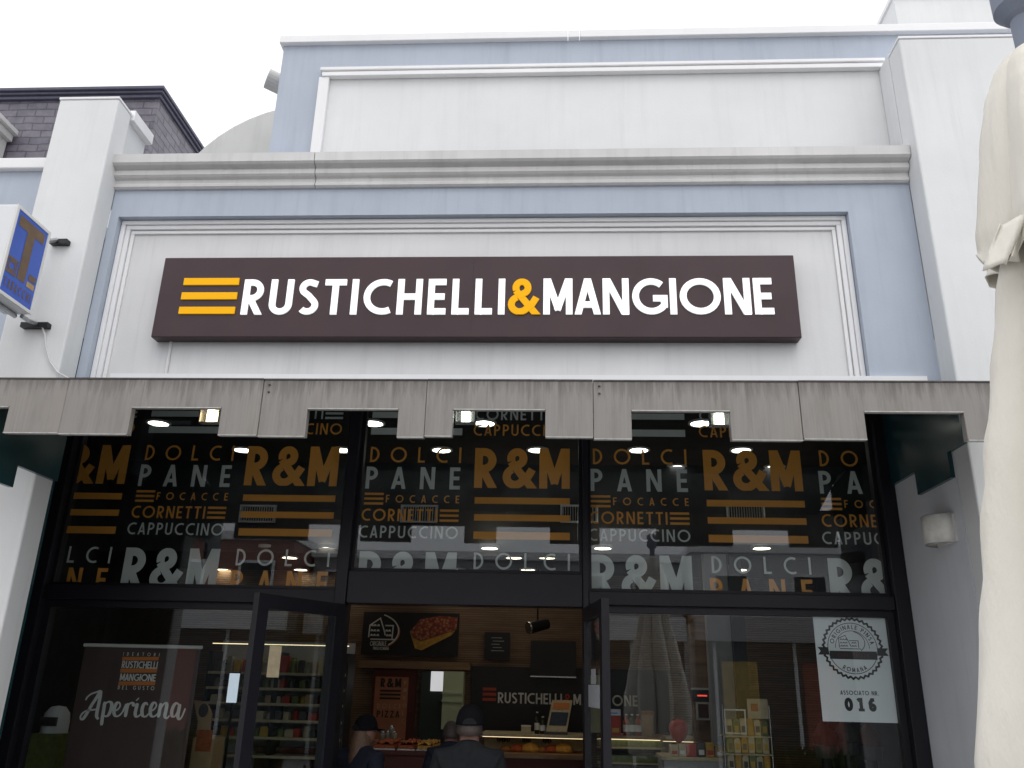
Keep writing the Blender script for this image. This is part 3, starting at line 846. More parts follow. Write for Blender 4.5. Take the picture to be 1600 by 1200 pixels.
# ------------------------------------------------------------------ T SIGN (projecting light box)
TX = atx(79, 364, 1).x and None
Df = 5.02
X_T = at(79, 364, Df).x
yt0 = atx(29, 315.6, X_T).y
zt1 = at(79, 364, Df).z; zt0 = atx(45, 490, X_T).z
tsign = thing('projecting_sign', (X_T-0.07, (Df+yt0)/2, zt0), 'white projecting light box with blue face and large brown letter T', 'sign')
WBX = 0.19
MB().box(X_T-WBX, X_T-0.004, yt0, Df, zt0, zt1).build('casing', 'sign_box_white', tsign, bevel=0.01)
fr_w = 0.022
mb = MB()
mb.box(X_T-0.004, X_T+0.006, yt0, Df, zt1-fr_w, zt1); mb.box(X_T-0.004, X_T+0.006, yt0, Df, zt0, zt0+fr_w)
mb.box(X_T-0.004, X_T+0.006, yt0, yt0+fr_w, zt0+fr_w, zt1-fr_w); mb.box(X_T-0.004, X_T+0.006, Df-fr_w, Df, zt0+fr_w, zt1-fr_w)
mb.build('trim', 'print_white', tsign)
face = MB().box(X_T-0.003, X_T+0.001, yt0+fr_w, Df-fr_w, zt0+fr_w, zt1-fr_w).build('sign_face', 't_blue', tsign)
Wt, Ht = Df-yt0, zt1-zt0
def tpoly(polys, mat):
    mb = MB()
    for j, p in polys:
        mb.face([(X_T+0.003+0.0004*j, yt0+a*Wt, zt0+c*Ht) for a, c in p])
    return mb.build('lettering', mat, face)
tpoly(rect_polys(0.13, 0.87, 0.80, 0.92), 't_brown')
tpoly(rect_polys(0.40, 0.62, 0.26, 0.80), 't_brown')
tpoly([(j, [(0.12+a, 0.10+c) for a, c in p]) for j, p in text_polys('TABACCHI', 0, 0.76, 0, 0.10, 0.2)], 't_brown')
tpoly([(0, q) for q in ribbon(arc(0.22, 0.345, 0.085, 0.05, 0, 360, 16), 0.03)]+[(1, q) for q in ribbon([(0.09, 0.27), (0.35, 0.27), (0.35, 0.42), (0.09, 0.42), (0.09, 0.27)], 0.03)], 't_brown')
tpoly(rect_polys(0.70, 0.90, 0.33, 0.40), 't_brown'); tpoly(rect_polys(0.68, 0.90, 0.25, 0.31), 't_gold')
# brackets: rail on the pillar + arm
def bracket(px0, px1, py, zoff):
    a, c = at(px0, py, 5.19), at(px1, py, 5.19)
    r_ = MB().box(a.x, c.x, 5.165, 5.213, a.z-0.018, a.z+0.018).build('bracket', 'black_metal', tsign)
    xm = X_T-WBX/2+0.04
    MB().tube([(xm, Df-0.01, zoff), (xm, Df+0.06, zoff), (min(max(xm, a.x+0.05), c.x-0.05), 5.17, a.z+0.01)], 0.016, 10).build('arm', 'galvanised', r_)
bracket(80, 107, 379, zt1-0.03)
bracket(35, 77, 509, zt0-0.012)
MB().tube([(X_T-WBX/2, yt0+0.03, zt0-0.018), (X_T-WBX/2, Df-0.02, zt0-0.018)], 0.016, 10).build('tube', 'galvanised', tsign)
q = [at(66, 511, 5.18), at(70, 522, 5.19), at(72, 545, 5.195), at(78, 565, 5.2), at(90, 582, 5.2), at(112, 594, 5.2)]
tag(MB().tube(q, 0.006, 6).build('cable', 'cable_white'), 'thin white cable drooping from the blue letter T sign down the left pillar', 'cable')

# ------------------------------------------------------------------ LAMPS OUTSIDE
wl = [atx(px, py, XR) for px, py in ((1437, 812), (1482, 800), (1441, 850), (1490, 836))]
yc = 5.66; zc0, zc1 = 2.585, 2.765
ln = thing('wall_lamp', (XR, yc, zc0), 'half round weathered metal wall lamp on the grey side wall right of the windows', 'wall lamp')
prof = [(yc-0.135+0.27*i/14, 0.125*math.sin(math.pi*min(1, max(0, i/14)))**0.6) for i in range(15)]
mb = MB(); k = 0
k0 = len(mb.v)
for z in (zc0, zc1):
    for y, d in prof: mb.v.append((XR-0.002-d-0.02, y, z))
nP = len(prof)
for i in range(nP-1): mb.f.append((i, i+1, nP+i+1, nP+i))
mb.build('shade', 'lamp_grey', ln, smooth=True, solid=0.008)
MB().box(XR-0.02, XR-0.001, yc-0.13, yc+0.13, zc0, zc1).build('back_plate', 'lamp_grey', ln)
for zz_ in (zc0, zc1):
    MB().tube([(XR-0.022-d, y, zz_) for y, d in prof], 0.006, 6).build('rim', 'galvanised', ln)
mb = MB()
mb.face([(XR-0.022-d*0.9, y, zc0+0.02) for y, d in prof]).build('diffuser', 'print_white', ln)

def floodlight(px, py, mat, label, D=4.86):
    c = at(px, py, D)
    t = thing('floodlight', (c.x, D, c.z-0.07), label, 'floodlight', 'floodlights under the canopy')
    wd, hd = 0.058, 0.045
    # housing open towards the street and down
    mb = MB()
    mb.box(c.x-wd, c.x+wd, D+0.05, D+0.06, c.z-hd, c.z+hd)
    mb.box(c.x-wd, c.x+wd, D, D+0.05, c.z+hd, c.z+hd+0.005); mb.box(c.x-wd, c.x+wd, D, D+0.05, c.z-hd-0.005, c.z-hd)
    mb.box(c.x-wd-0.005, c.x-wd, D, D+0.06, c.z-hd-0.005, c.z+hd+0.005); mb.box(c.x+wd, c.x+wd+0.005, D, D+0.06, c.z-hd-0.005, c.z+hd+0.005)
    mb.build('housing', 'steel', t)
    MB().tube([(c.x, D+0.025, c.z-hd*0.85), (c.x, D+0.025, c.z+hd*0.85)], 0.024, 10).build('tube', mat, t)
    zr = 3.3+(D-FY)*0.28
    MB().tube([(c.x, D+0.055, c.z+hd), (c.x, D+0.055, zr+0.03)], 0.01, 8).build('bracket', 'black_metal', t)
floodlight(327, 648, 'flood_tube_warm', 'warm lit floodlight in the second canopy notch from the left')
floodlight(727, 648, 'flood_tube_white', 'white lit floodlight in the middle canopy notch')
floodlight(1126, 652, 'flood_tube_white', 'white lit floodlight at the right end of the canopy notch over right window')

# ------------------------------------------------------------------ CEILING DOWNLIGHTS
def downlight(p, r, mat, label, group):
    t = thing('downlight', p, label, 'ceiling light', group)
    MB().lathe((p[0], p[1], p[2]), [(r*1.22, 0.03), (r*1.22, 0.0), (r, -0.004), (r, 0.012)], 20).build('trim_ring', 'print_white', t)
    MB().lathe((p[0], p[1], p[2]), [(r, 0.008), (r*0.5, 0.006), (0.001, 0.006)], 20).build('lamp', mat, t)
def ceil_rows(rws, H, mat, r, where, group):
    for nm, y_, pxs in rws:
        for i, px in enumerate(pxs):
            d = ray(px, y_); D = (H-EYE)/(d.z/d.y)
            p = at(px, y_, D)
            downlight((p.x, p.y, H-0.012), r, mat, f'{nth(i, len(pxs))} lit round downlight in the {nm} row of {where}', group)
ceil_rows([('front', 660, (248, 583, 757, 1095)), ('middle', 702, (380, 535, 690, 840, 998, 1158)), ('rear', 729, (340, 484, 627, 770, 1057, 1210))],
          4.02, 'lamp_white', 0.098, 'the high black ceiling', 'downlights in the high black ceiling')
ceil_rows([('front', 855, (417, 512, 765, 942, 1190)), ('middle', 870, (453, 803, 855, 1015)), ('rear', 889, (350, 470, 540, 715, 825, 1155))],
          3.05, 'lamp_warm', 0.09, 'the low rear ceiling', 'downlights in the low rear ceiling')

# ------------------------------------------------------------------ INSIDE THE SHOP
def px_box(px0, px1, py0, py1, D, th):
    a, c = at(px0, (py0+py1)/2, D), at(px1, (py0+py1)/2, D)
    m_ = (px0+px1)/2
    return a.x, c.x, D, D+th, at(m_, py1, D).z, at(m_, py0, D).z
def panel(name, px0, px1, py0, py1, D, th, mat, label, cat, **k):
    bx = px_box(px0, px1, py0, py1, D, th)
    t = thing(name, ((bx[0]+bx[1])/2, D, bx[4]), label, cat, **k)
    MB().box(*bx).build('board', mat, t)
    return t, bx
# menu board with logo and pizza picture
t, bx = panel('menu_board', 566, 716, 957, 1024, BW-0.08, 0.05, 'black_paint', 'dark illustrated board with building logo and pizza slice on the wooden wall', 'board')
def onb(u, v, bx=bx): return (bx[0]+(bx[1]-bx[0])*u, bx[4]+(bx[5]-bx[4])*v)
def lines_on(bx, lines, wd, mat, parent, y, name='drawing'):
    W, H = bx[1]-bx[0], bx[5]-bx[4]
    pl = []
    for k, ln_ in enumerate(lines):
        pts = [(bx[0]+W*u, bx[4]+H*v) for u, v in ln_]
        pl += [(k, q) for q in ribbon(pts, wd)]
    return flat_text(name, pl, y, mat, parent)
logo = [[(0.07, 0.40), (0.075, 0.68), (0.18, 0.85), (0.235, 0.52), (0.24, 0.45)], [(0.235, 0.68), (0.32, 0.68), (0.315, 0.36)], [(0.09, 0.355), (0.35, 0.355)]]
for rw, us in ((0.66, (0.10, 0.13, 0.165)), (0.54, (0.10, 0.13, 0.165, 0.255, 0.285)), (0.43, (0.10, 0.13, 0.165, 0.265, 0.295))):
    for u in us: logo.append(arc(u, rw, 0.009, 0.035, 180, 0, 6))
logo.append(arc(0.10, 0.55, 0.28, 0.42, 65, -50, 16))
lines_on(bx, logo, 0.016, 'print_white', t, BW-0.085)
lines_on(bx, [arc(0.09, 0.53, 0.30, 0.42, 55, -55, 16)], 0.012, 'print_orange', t, BW-0.086)
a = onb(0.09, 0.20); c = onb(0.26, 0.31)
flat_text('lettering', text_polys('ORIGINALE', a[0], c[0], a[1], c[1], 0.15), BW-0.085, 'print_white', t)
a = onb(0.125, 0.11); c = onb(0.29, 0.18)
flat_text('lettering', text_polys('PINSA ROMANA', a[0], c[0], a[1], c[1], 0.17), BW-0.085, 'print_white', t)
sl_ = [onb(u, v) for u, v in ((0.50, 0.55), (0.60, 0.84), (0.80, 0.93), (0.99, 0.90), (0.98, 0.62), (0.62, 0.34), (0.53, 0.42))]
MB().prism(sl_, BW-0.10, BW-0.081).build('picture', 'topping', t)
cr = [onb(u, v) for u, v in ((0.50, 0.54), (0.53, 0.41), (0.62, 0.33), (0.97, 0.60), (0.93, 0.48), (0.63, 0.12), (0.56, 0.16))]
MB().prism(cr, BW-0.097, BW-0.081).build('picture', 'cheese_bread', t)
t, bx = panel('menu_board', 757, 797, 988, 1030, BW-0.06, 0.04, 'black_paint', 'small square black chalk menu board between the pizza board and the dark screen', 'board')
for k in range(5):
    z = bx[4]+(bx[5]-bx[4])*(0.3+k*0.12); xm = (bx[0]+bx[1])/2
    flat_text('writing', rect_polys(xm-0.08+0.02*(k % 2), xm+0.09-0.03*(k % 3), z, z+0.008), bx[2]-0.003, 'note_paper', t)
t, bx = panel('television', 829, 900, 1002, 1056, BW-0.18, 0.06, 'black_paint', 'black switched off television on the wooden wall above the back counter', 'television')
MB().box(bx[0], bx[1], bx[2]-0.006, bx[2]-0.001, bx[4]-0.02, bx[4]-0.004).build('lower_trim', 'steel', t)
MB().box((bx[0]+bx[1])/2-0.05, (bx[0]+bx[1])/2+0.05, BW-0.12, BW-0.002, (bx[4]+bx[5])/2-0.05, (bx[4]+bx[5])/2+0.05).build('mount', 'black_metal', t)
# projector-like spotlight below the ceiling
c = at(840, 978, 10.6)
t = thing('spotlight', (c.x, 10.6, c.z-0.08), 'black spotlight with bright rim hanging above the dark screen', 'spotlight')
MB().tube([(c.x-0.10, 10.5, c.z-0.03), (c.x+0.12, 10.65, c.z+0.03)], [0.075, 0.06], 16).build('body', 'black_metal', t)
MB().tube([(c.x-0.115, 10.49, c.z-0.034), (c.x-0.10, 10.5, c.z-0.03)], [0.07, 0.075], 16).build('lens', 'steel', t)
MB().tube([(c.x, 10.6, c.z), (c.x, 10.6, 3.05)], 0.012).build('rod', 'black_metal', t)
# oak lintel over the openings
tag(MB().box(*px_box(560, 735, 1033, 1045, BW-0.10, 0.09)).build('wooden_beam', 'wood_plain'), 'pale rough wooden beam below the illustrated pizza board', 'beam')
# terracotta R&M panel
t, bx = panel('wall_poster', 580, 648, 1046, 1165, BW-0.06, 0.04, 'dark_red', 'terracotta wall panel reading R&M DOLCI PIZZA behind the left counter', 'poster')
W, H = bx[1]-bx[0], bx[5]-bx[4]
MB().box(bx[0]+0.03, bx[1]-0.10, bx[2]-0.008, bx[2]-0.001, bx[4], bx[5]-0.10*H).build('print', 'terracotta_panel', t)
yy = bx[2]-0.011
def pt_(s, u0, u1, v0, v1, wt, mat): flat_text('lettering', text_polys(s, bx[0]+u0*W, bx[0]+u1*W, bx[4]+v0*H, bx[4]+v1*H, wt), yy, mat, t)
pt_('R&M', 0.18, 0.66, 0.76, 0.88, 0.22, 'print_black')
for k in range(3): flat_text('stripe', rect_polys(bx[0]+0.18*W, bx[0]+0.66*W, bx[4]+(0.60+k*0.05)*H, bx[4]+(0.625+k*0.05)*H), yy, 'print_black', t)
pt_('DOLCI', 0.14, 0.66, 0.48, 0.54, 0.12, 'cream_box')
for k, c_ in enumerate('RMDOLC'):
    flat_text('lettering', text_polys(c_, bx[0]+0.725*W, bx[0]+0.80*W, bx[4]+(0.80-k*0.1)*H, bx[4]+(0.85-k*0.1)*H, 0.16), bx[2]-0.011, 'cream_box', t)
pt_('PIZZA', 0.14, 0.66, 0.36, 0.45, 0.17, 'print_black')
# dark green door and lit opening with green cabinet
tag(MB().box(*px_box(655, 692, 1049, 1200, BW-0.07, 0.05)).build('service_door', 'dark_green'), 'dark green service door between the terracotta panel and pale green cabinet', 'door')
tag(MB().box(*px_box(673, 692.5, 1049, 1080, BW-0.09, 0.015)).build('lit_opening', 'lit_room'), 'bright white hatch beside the top of the pale green cabinet', 'hatch')
t, bx = panel('cabinet', 691, 723, 1049, 1140, BW-0.25, 0.2, 'green_cabinet', 'pale green tall cabinet with a ribbed band behind the man in the cap', 'cabinet')
zb = bx[4]+(bx[5]-bx[4])*0.62
for dz in (0, -0.09): MB().box(bx[0]-0.004, bx[1]+0.004, bx[2]-0.03, bx[2]-0.002, zb+dz-0.012, zb+dz+0.012).build('rail', 'green_cabinet', t)
# black wall with the shop's name
t, bx = panel('name_wall', 735, 1046, 1044, 1146, BW-0.05, 0.04, 'black_paint', 'black wall panel with the shop name in pale letters behind the counter', 'wall panel')
yy = bx[2]-0.004
def zz(py, px=880): return at(px, py, BW-0.05).z
def xx(px): return at(px, 1092, BW-0.05).x
for k in range(3):
    z = zz(1098)+k*0.062
    flat_text('bar', rect_polys(xx(754), xx(775), z, z+0.035), yy, 'print_red', t)
flat_text('lettering', text_polys('RUSTICHELLI', xx(778), xx(878), zz(1101), zz(1084), 0.16), yy, 'print_white', t)
flat_text('lettering', text_polys('&', xx(881), xx(893), zz(1101), zz(1084), 0.16), yy, 'print_red', t)
flat_text('lettering', text_polys('MANGIONE', xx(896), xx(996), zz(1101), zz(1084), 0.16), yy, 'print_white', t)
# back counter with lit bread shelf
def counter():
    a, c = at(752, 1145, 10.4), at(915, 1145, 10.4)
    zt = a.z
    t = thing('back_counter', ((a.x+c.x)/2, 10.4, -0.02), 'wooden back counter with a lit niche of bread below the shop name', 'counter')
    MB().box(a.x, c.x+2.0, 10.3, 11.0, zt-0.03, zt).build('worktop', 'cream_box', t)
    zs = at(800, 1176, 10.4).z
    MB().box(a.x, c.x+2.0, 10.30, 11.0, zs-0.05, zs).build('shelf', 'wood_plain', t)
    MB().box(a.x, c.x+2.0, 10.90, 10.95, zs, zt-0.03).build('niche_back', 'cream_box', t)
    MB().box(a.x, c.x+2.0, 10.35, 10.95, -0.02, zs-0.05).build('base', 'dark_red', t)
    MB().box(a.x+0.02, c.x+1.9, 10.34, 10.37, zt-0.037, zt-0.031).build('light_strip', 'shelf_light', t)
    nm = ['round dark loaf', 'flat seeded loaf', 'small golden roll', 'long brown loaf', 'dark rye loaf', 'pale flat bread']
    for i, px in enumerate((790, 808, 828, 846, 862, 880)):
        p = at(px, 1172, 10.55); r = 0.07+0.02*(i % 3)
        mb = MB().lathe((p.x, 10.6, zs), [(0.001, 0.0), (r, 0.004), (r*1.05, r*0.35), (r*0.8, r*0.7), (r*0.35, r*0.9), (0.001, r*0.95)], 16)
        tag(mb.build('bread_loaf', ('bread', 'tomato_bread', 'cheese_bread')[i % 3], smooth=True), f'{nm[i]} in the lit counter niche, {nth(i, 6)} of the row', 'bread', 'loaves in the counter niche')
    hang = [782, 790, 822, 854]
    for i, px in enumerate(hang):
        p = at(px, 1152, 10.88)
        mb = MB()
        for k in range(5): mb.tube([(p.x+0.018*k-0.036, 10.885, zt-0.05), (p.x+0.018*k-0.036+0.004*k, 10.87, zt-0.05-0.06-0.012*(k % 2))], 0.008, 6)
        tag(mb.build('hanging_tag', 'dark_box'), f'{nth(i, 4)} dark bunch of tags hanging in the counter niche', 'tags', 'bunches in the counter niche')
    # things standing on the counter
    p = at(822, 1140, 10.5)
    tb = thing('box', (p.x, 10.5, zt), 'small cream carton standing on the back counter left of the tilted card', 'box')
    MB().box(p.x-0.055, p.x+0.055, 10.45, 10.57, zt+0.001, zt+0.075).build('carton', 'cream_box', tb, bevel=0.004)
    MB().box(p.x-0.057, p.x+0.057, 10.448, 10.572, zt+0.076, zt+0.088).build('lid', 'print_white', tb)
    def bottle(px, h, r, mat, label, D=10.5, z=zt, grp=None):
        p = at(px, 1140, D)
        tb = thing('bottle', (p.x, D, z), label, 'bottle', grp)
        MB().lathe((p.x, D, z), [(0.001, 0.002), (r, 0.002), (r, h*0.6), (r*0.75, h*0.72), (r*0.35, h*0.8), (r*0.35, h*0.96)], 14).build('glass_body', mat, tb, smooth=True)
        MB().lathe((p.x, D, z), [(r*0.4, h*0.94), (r*0.4, h), (0.001, h)], 12).build('cap', 'print_white', tb)
        MB().lathe((p.x, D, z), [(r*1.02, h*0.18), (r*1.02, h*0.5)], 14).build('paper_label', 'print_white', tb)
    bottle(839, 0.24, 0.03, 'bottle_glass', 'slim dark bottle with pale label on the back counter, left one')
    bottle(848, 0.19, 0.035, 'bottle_glass', 'shorter dark bottle with pale label on the back counter, right one')
    # tilted menu card
    a_ = at(853, 1137, 10.4); 
    tb = thing('menu_card', (a_.x+0.1, 10.4, zt), 'tilted colourful menu card leaning on the back counter beside the right door', 'card')
    def cardq(u0, u1, v0, v1, dy=0):
        P0, W_, H_ = Vector((a_.x, 10.42, zt+0.03)), 0.24, 0.34
        f_ = lambda u, v: (P0.x+u*W_+v*0.07, P0.y+v*0.16+dy, P0.z+v*H_)
        return MB().face([f_(u0, v0), f_(u1, v0), f_(u1, v1), f_(u0, v1)])
    cardq(0, 1, 0, 1).build('card', 'cream_box', tb, solid=-0.006)
    cardq(0.08, 0.92, 0.2, 0.62, -0.012).build('picture', 'fabric_denim', tb)
    cardq(0.10, 0.9, 0.72, 0.92, -0.012).build('heading', 'print_orange', tb)
    MB().box(a_.x-0.02, a_.x+0.25, 10.38, 10.62, zt+0.001, zt+0.028).build('stand', 'dark_box', tb)
    return bottle, zt
bottle, ZC = counter()
# pizza counter on the left of the doorway, with trays
a, c = at(588, 1168, 9.4), at(700, 1168, 9.4)
zt = at(640, 1172, 9.2).z
t = thing('pizza_counter', (a.x, 9.4, -0.02), 'dark red serving counter with pizza trays inside the doorway', 'counter')
MB().box(a.x-1.2, c.x, 9.1, 9.8, zt-0.04, zt).build('worktop', 'dark_red', t)
MB().box(a.x-1.2, c.x, 9.15, 9.75, -0.02, zt-0.04).build('base', 'dark_red', t)
for i, (p0, p1, mt, nm) in enumerate(((588, 622, 'tomato_bread', 'dark red pizza tray, left one on the serving counter'), (626, 652, 'tomato_bread', 'tomato pizza tray, middle one on the serving counter'), (655, 682, 'cheese_bread', 'yellow cheese pizza tray, right one on the serving counter'))):
    x0, x1 = at(p0, 1165, 9.3).x, at(p1, 1165, 9.3).x
    tt = thing('pizza_tray', ((x0+x1)/2, 9.3, zt), nm, 'tray', 'pizza trays')
    MB().box(x0, x1, 9.12, 9.70, zt+0.001, zt+0.015).build('tray', 'steel', tt)
    mb = MB(); nxs = 10
    gx = [[(x0+0.01+(x1-x0-0.02)*i_/nxs, 9.13+0.56*j_/nxs, zt+0.05+0.035*random.random()) for j_ in range(nxs+1)] for i_ in range(nxs+1)]
    for i_ in range(nxs):
        for j_ in range(nxs): mb.face([gx[i_][j_], gx[i_+1][j_], gx[i_+1][j_+1], gx[i_][j_+1]])
    xa_, xb_ = x0+0.01, x1-0.01
    mb.box(xa_, xb_, 9.13, 9.69, zt+0.016, zt+0.049)
    mb.build('pizza', mt, tt)
# jars in front of the terracotta panel
for i, (px, py) in enumerate(((597, 1148), (606, 1147), (615, 1148), (611, 1139))):
    p = at(px, py+8, 9.9)
    tb = thing('jar', (p.x, 9.9, p.z), f'glittering glass jar of the small pile before the terracotta panel, {("left", "middle", "right", "topmost")[i]} one', 'jar', 'jars by the terracotta panel')
    MB().lathe((p.x, 9.9, p.z), [(0.001, 0), (0.035, 0.0), (0.036, 0.06), (0.028, 0.075)], 14).build('glass_body', 'jar_glass', tb, smooth=True)
    MB().lathe((p.x, 9.9, p.z), [(0.03, 0.074), (0.03, 0.09), (0.001, 0.09)], 14).build('lid', 'steel', tb)
sh = at(606, 1157, 9.9)
tag(MB().box(sh.x-0.25, sh.x+0.3, 9.8, 10.05, sh.z-0.03, sh.z-0.002).build('jar_shelf', 'wood_plain'), 'narrow wooden shelf carrying the glass jars before the terracotta panel', 'shelf')

# left display shelves
SD = 8.9
sh_px = [1050, 1074, 1098, 1124, 1151, 1180]
t = thing('display_shelf', (at(372, 1100, SD).x, SD, -0.02), 'tall dark shelf unit full of packets behind the left window', 'shelf')
xl, xr = at(318, 1100, SD).x, at(536, 1100, SD).x
MB().box(xl, xr, SD+0.30, SD+0.34, -0.02, at(400, 1000, SD).z).build('back_panel', 'far_grey', t)
szs = []
for py in sh_px:
    z = at(400, py, SD).z; szs.append(z)
    MB().box(xl, xr, SD, SD+0.30, z-0.025, z).build('shelf_board', 'cream_box', t)
for x in (xl, (xl+xr)/2, xr): MB().box(x-0.02, x+0.02, SD+0.01, SD+0.30, -0.02, szs[0]+0.2).build('upright', 'black_metal', t)
MB().box(xl, xr, SD+0.02, SD+0.05, szs[0]+0.27, szs[0]+0.277).build('light_strip', 'shelf_light', t)  # made-up light strip, added to brighten the shelf and its packets
mats = ['cream_box', 'dark_box', 'green_pack', 'cardboard', 'jar_glass', 'red_box', 'bottle_glass', 'yellow_box']
rn = ['top', 'second', 'third', 'fourth', 'fifth']
for r_ in range(5):
    z = szs[r_]; x = xl+0.05; lim = (szs[r_-1]-z-0.05) if r_ else 0.17
    i = 0
    nxt = []
    while x < xr-0.12:
        wd = random.uniform(0.045, 0.09); h = random.uniform(0.6, 0.98)*lim
        nxt.append((x, wd, h)); x += wd+random.uniform(0.004, 0.03)
    for i, (x, wd, h) in enumerate(nxt):
        mt = mats[(i*5+r_*3+random.randint(0, 2)) % len(mats)]
        y = SD+random.uniform(0.02, 0.05)
        kind = (i+r_) % 3
        lab = f'small packet or jar on the {rn[r_]} board of the left display shelf'
        mb = MB()
        if kind == 0:
            mb.box(x, x+wd, y, y+0.1, z+0.001, z+h)
        elif kind == 1:
            mb.lathe((x+wd/2, y+0.05, z+0.001), [(0.001, 0), (wd/2, 0), (wd/2, h*0.8), (wd*0.38, h*0.86), (wd*0.38, h), (0.001, h)], 12)
        else:
            p_ = [(x, z+0.001), (x+wd, z+0.001), (x+wd*0.97, z+h*0.85), (x+wd*0.8, z+h), (x+wd*0.2, z+h), (x+wd*0.03, z+h*0.85)]
            mb.prism(p_, y, y+0.08)
        tag(mb.build('food_packet', mt), lab, 'packet', f'packets on the {rn[r_]} board of the left shelf')
# bright price display in front of the shelf
bx = px_box(356, 371, 1052, 1098, SD-0.08, 0.02)
t = thing('lit_display', ((bx[0]+bx[1])/2, SD-0.08, bx[4]), 'narrow upright glowing white display in front of the left shelf packets', 'display')
MB().box(*bx).build('screen', 'screen_white', t)
MB().box(bx[0]-0.01, bx[1]+0.01, bx[3], bx[3]+0.01, bx[4]-0.01, bx[5]+0.01).build('case', 'black_metal', t)
MB().box((bx[0]+bx[1])/2-0.01, (bx[0]+bx[1])/2+0.01, bx[3]+0.011, bx[3]+0.03, -0.02, bx[5]).build('stand', 'black_metal', t)
# cardboard display with an oval opening
t = thing('cardboard_stand', (at(316, 1150, 7.6).x, 7.6, -0.02), 'tan cardboard display stand with an oval opening at its top, right of the dark banner', 'display stand')
D = 7.6
f = lambda px, py: (at(px, py, D).x, at(px, py, D).z)
outer = [f(*p) for p in ((303, 1094), (318, 1096), (326, 1103), (331, 1116), (329, 1130), (327, 1150), (306, 1148), (309, 1128))]
MB().prism(outer, D, D+0.02).build('header', 'cardboard', t)
MB().prism([f(318+7.5*math.cos(k*math.pi/8)+1.5*math.sin(k*math.pi/8), 1110-11*math.sin(k*math.pi/8)) for k in range(16)], D-0.004, D-0.001).build('opening', 'dark_box', t)
b0, b1 = f(302, 1152), f(329, 1200)
MB().box(b0[0], b1[0], D, D+0.25, -0.02, b0[1]-0.004).build('bin', 'cardboard', t)
MB().box(b0[0]+0.03, b1[0]-0.02, D-0.006, D-0.001, f(310, 1148)[1]-0.13, f(310, 1140)[1]).build('print', 'tomato_bread', t)
# dark banner with the script lettering
BD = 7.05
a, c = at(133, 1010, BD), at(314, 1012, BD)
t = thing('roll_up_banner', ((a.x+c.x)/2, BD, -0.02), 'dark brown roll up banner reading Apericena behind the left window', 'banner')
MB().box(a.x, c.x, BD, BD+0.004, 0.0, a.z).build('cloth', 'banner_brown', t)
MB().tube([(a.x-0.01, BD+0.002, a.z+0.012), (c.x+0.01, BD+0.002, a.z+0.012)], 0.014, 10).build('top_rail', 'print_white', t)
MB().box(a.x, c.x, BD-0.06, BD+0.08, -0.02, 0.05).build('base', 'steel', t)
MB().tube([((a.x+c.x)/2, BD+0.03, 0.04), ((a.x+c.x)/2, BD+0.02, a.z)], 0.01).build('pole', 'steel', t)
zp = lambda py: at(215, py, BD).z
xp = lambda px, py: at(px, py, BD).x
yb_ = BD-0.004
def zoomxy(zx, zy): q_ = at(100+zx/6, 1000+zy/6, BD); return (q_.x, q_.z)
def btext(s, zx0, zy0, zx1, zy1, wt, mat):
    q0, q1 = zoomxy(zx0, zy1), zoomxy(zx1, zy0)
    flat_text('lettering', text_polys(s, q0[0], q1[0], q0[1], q1[1], wt), yb_, mat, t)
btext('IDEATORI', 556, 122, 900, 146, 0.14, 'print_white')
btext('RUSTICHELLI', 540, 203, 885, 262, 0.17, 'print_white')
btext('MANGIONE', 522, 322, 868, 380, 0.17, 'print_white')
btext('DEL GUSTO', 505, 435, 852, 462, 0.14, 'print_white')
for (x0, x1, y0, y1) in ((550, 893, 158, 192), (532, 878, 268, 306), (515, 860, 388, 425)):
    flat_text('stripe', [(0, [zoomxy(x0-4, y1), zoomxy(x1-6, y1), zoomxy(x1, y0), zoomxy(x0, y0)])], yb_, 'print_orange', t)
SC = [[(205, 565), (222, 535), (260, 505), (310, 488), (345, 472)],
      [(348, 472), (342, 530), (328, 600), (315, 660), (308, 715), (326, 742)],
      [(345, 480), (305, 545), (262, 610), (222, 680), (190, 730), (168, 745), (156, 728), (172, 692), (215, 662), (270, 655), (322, 648)],
      [(386, 578), (376, 650), (364, 720), (354, 800)],
      [(372, 640), (395, 595), (428, 578), (450, 598), (446, 640), (428, 690), (402, 715), (376, 708)],
      [(472, 668), (508, 650), (530, 618), (522, 588), (498, 592), (478, 632), (472, 682), (488, 714), (520, 708), (552, 676)],
      [(552, 676), (585, 600)], [(602, 592), (590, 650), (576, 722)], [(586, 660), (608, 610), (634, 588), (654, 602), (648, 622)],
      [(692, 592), (680, 640), (670, 690), (682, 720), (712, 706), (736, 680)], [(690, 552), (696, 560)],
      [(788, 612), (775, 590), (748, 610), (734, 662), (742, 710), (772, 716), (806, 680)],
      [(806, 672), (846, 650), (868, 616), (858, 588), (834, 596), (814, 640), (812, 692), (830, 718), (862, 708), (892, 676)],
      [(912, 592), (900, 650), (886, 726)], [(890, 690), (920, 625), (948, 592), (966, 604), (958, 660), (948, 712), (966, 734), (992, 706)],
      [(1086, 612), (1058, 592), (1030, 618), (1012, 672), (1018, 716), (1044, 712), (1070, 664), (1086, 610)],
      [(1090, 600), (1078, 660), (1070, 716), (1084, 744), (1106, 722), (1126, 676), (1140, 640)]]
pl = []
def catmull(pts, k=6):
    out = []; p = [pts[0]]+pts+[pts[-1]]
    for i in range(1, len(p)-2):
        for s_ in range(k):
            u = s_/k; a0, a1, a2, a3 = p[i-1], p[i], p[i+1], p[i+2]
            out.append(tuple(0.5*((2*a1[q])+(-a0[q]+a2[q])*u+(2*a0[q]-5*a1[q]+4*a2[q]-a3[q])*u*u+(-a0[q]+3*a1[q]-3*a2[q]+a3[q])*u**3) for q in (0, 1)))
    out.append(pts[-1]); return out
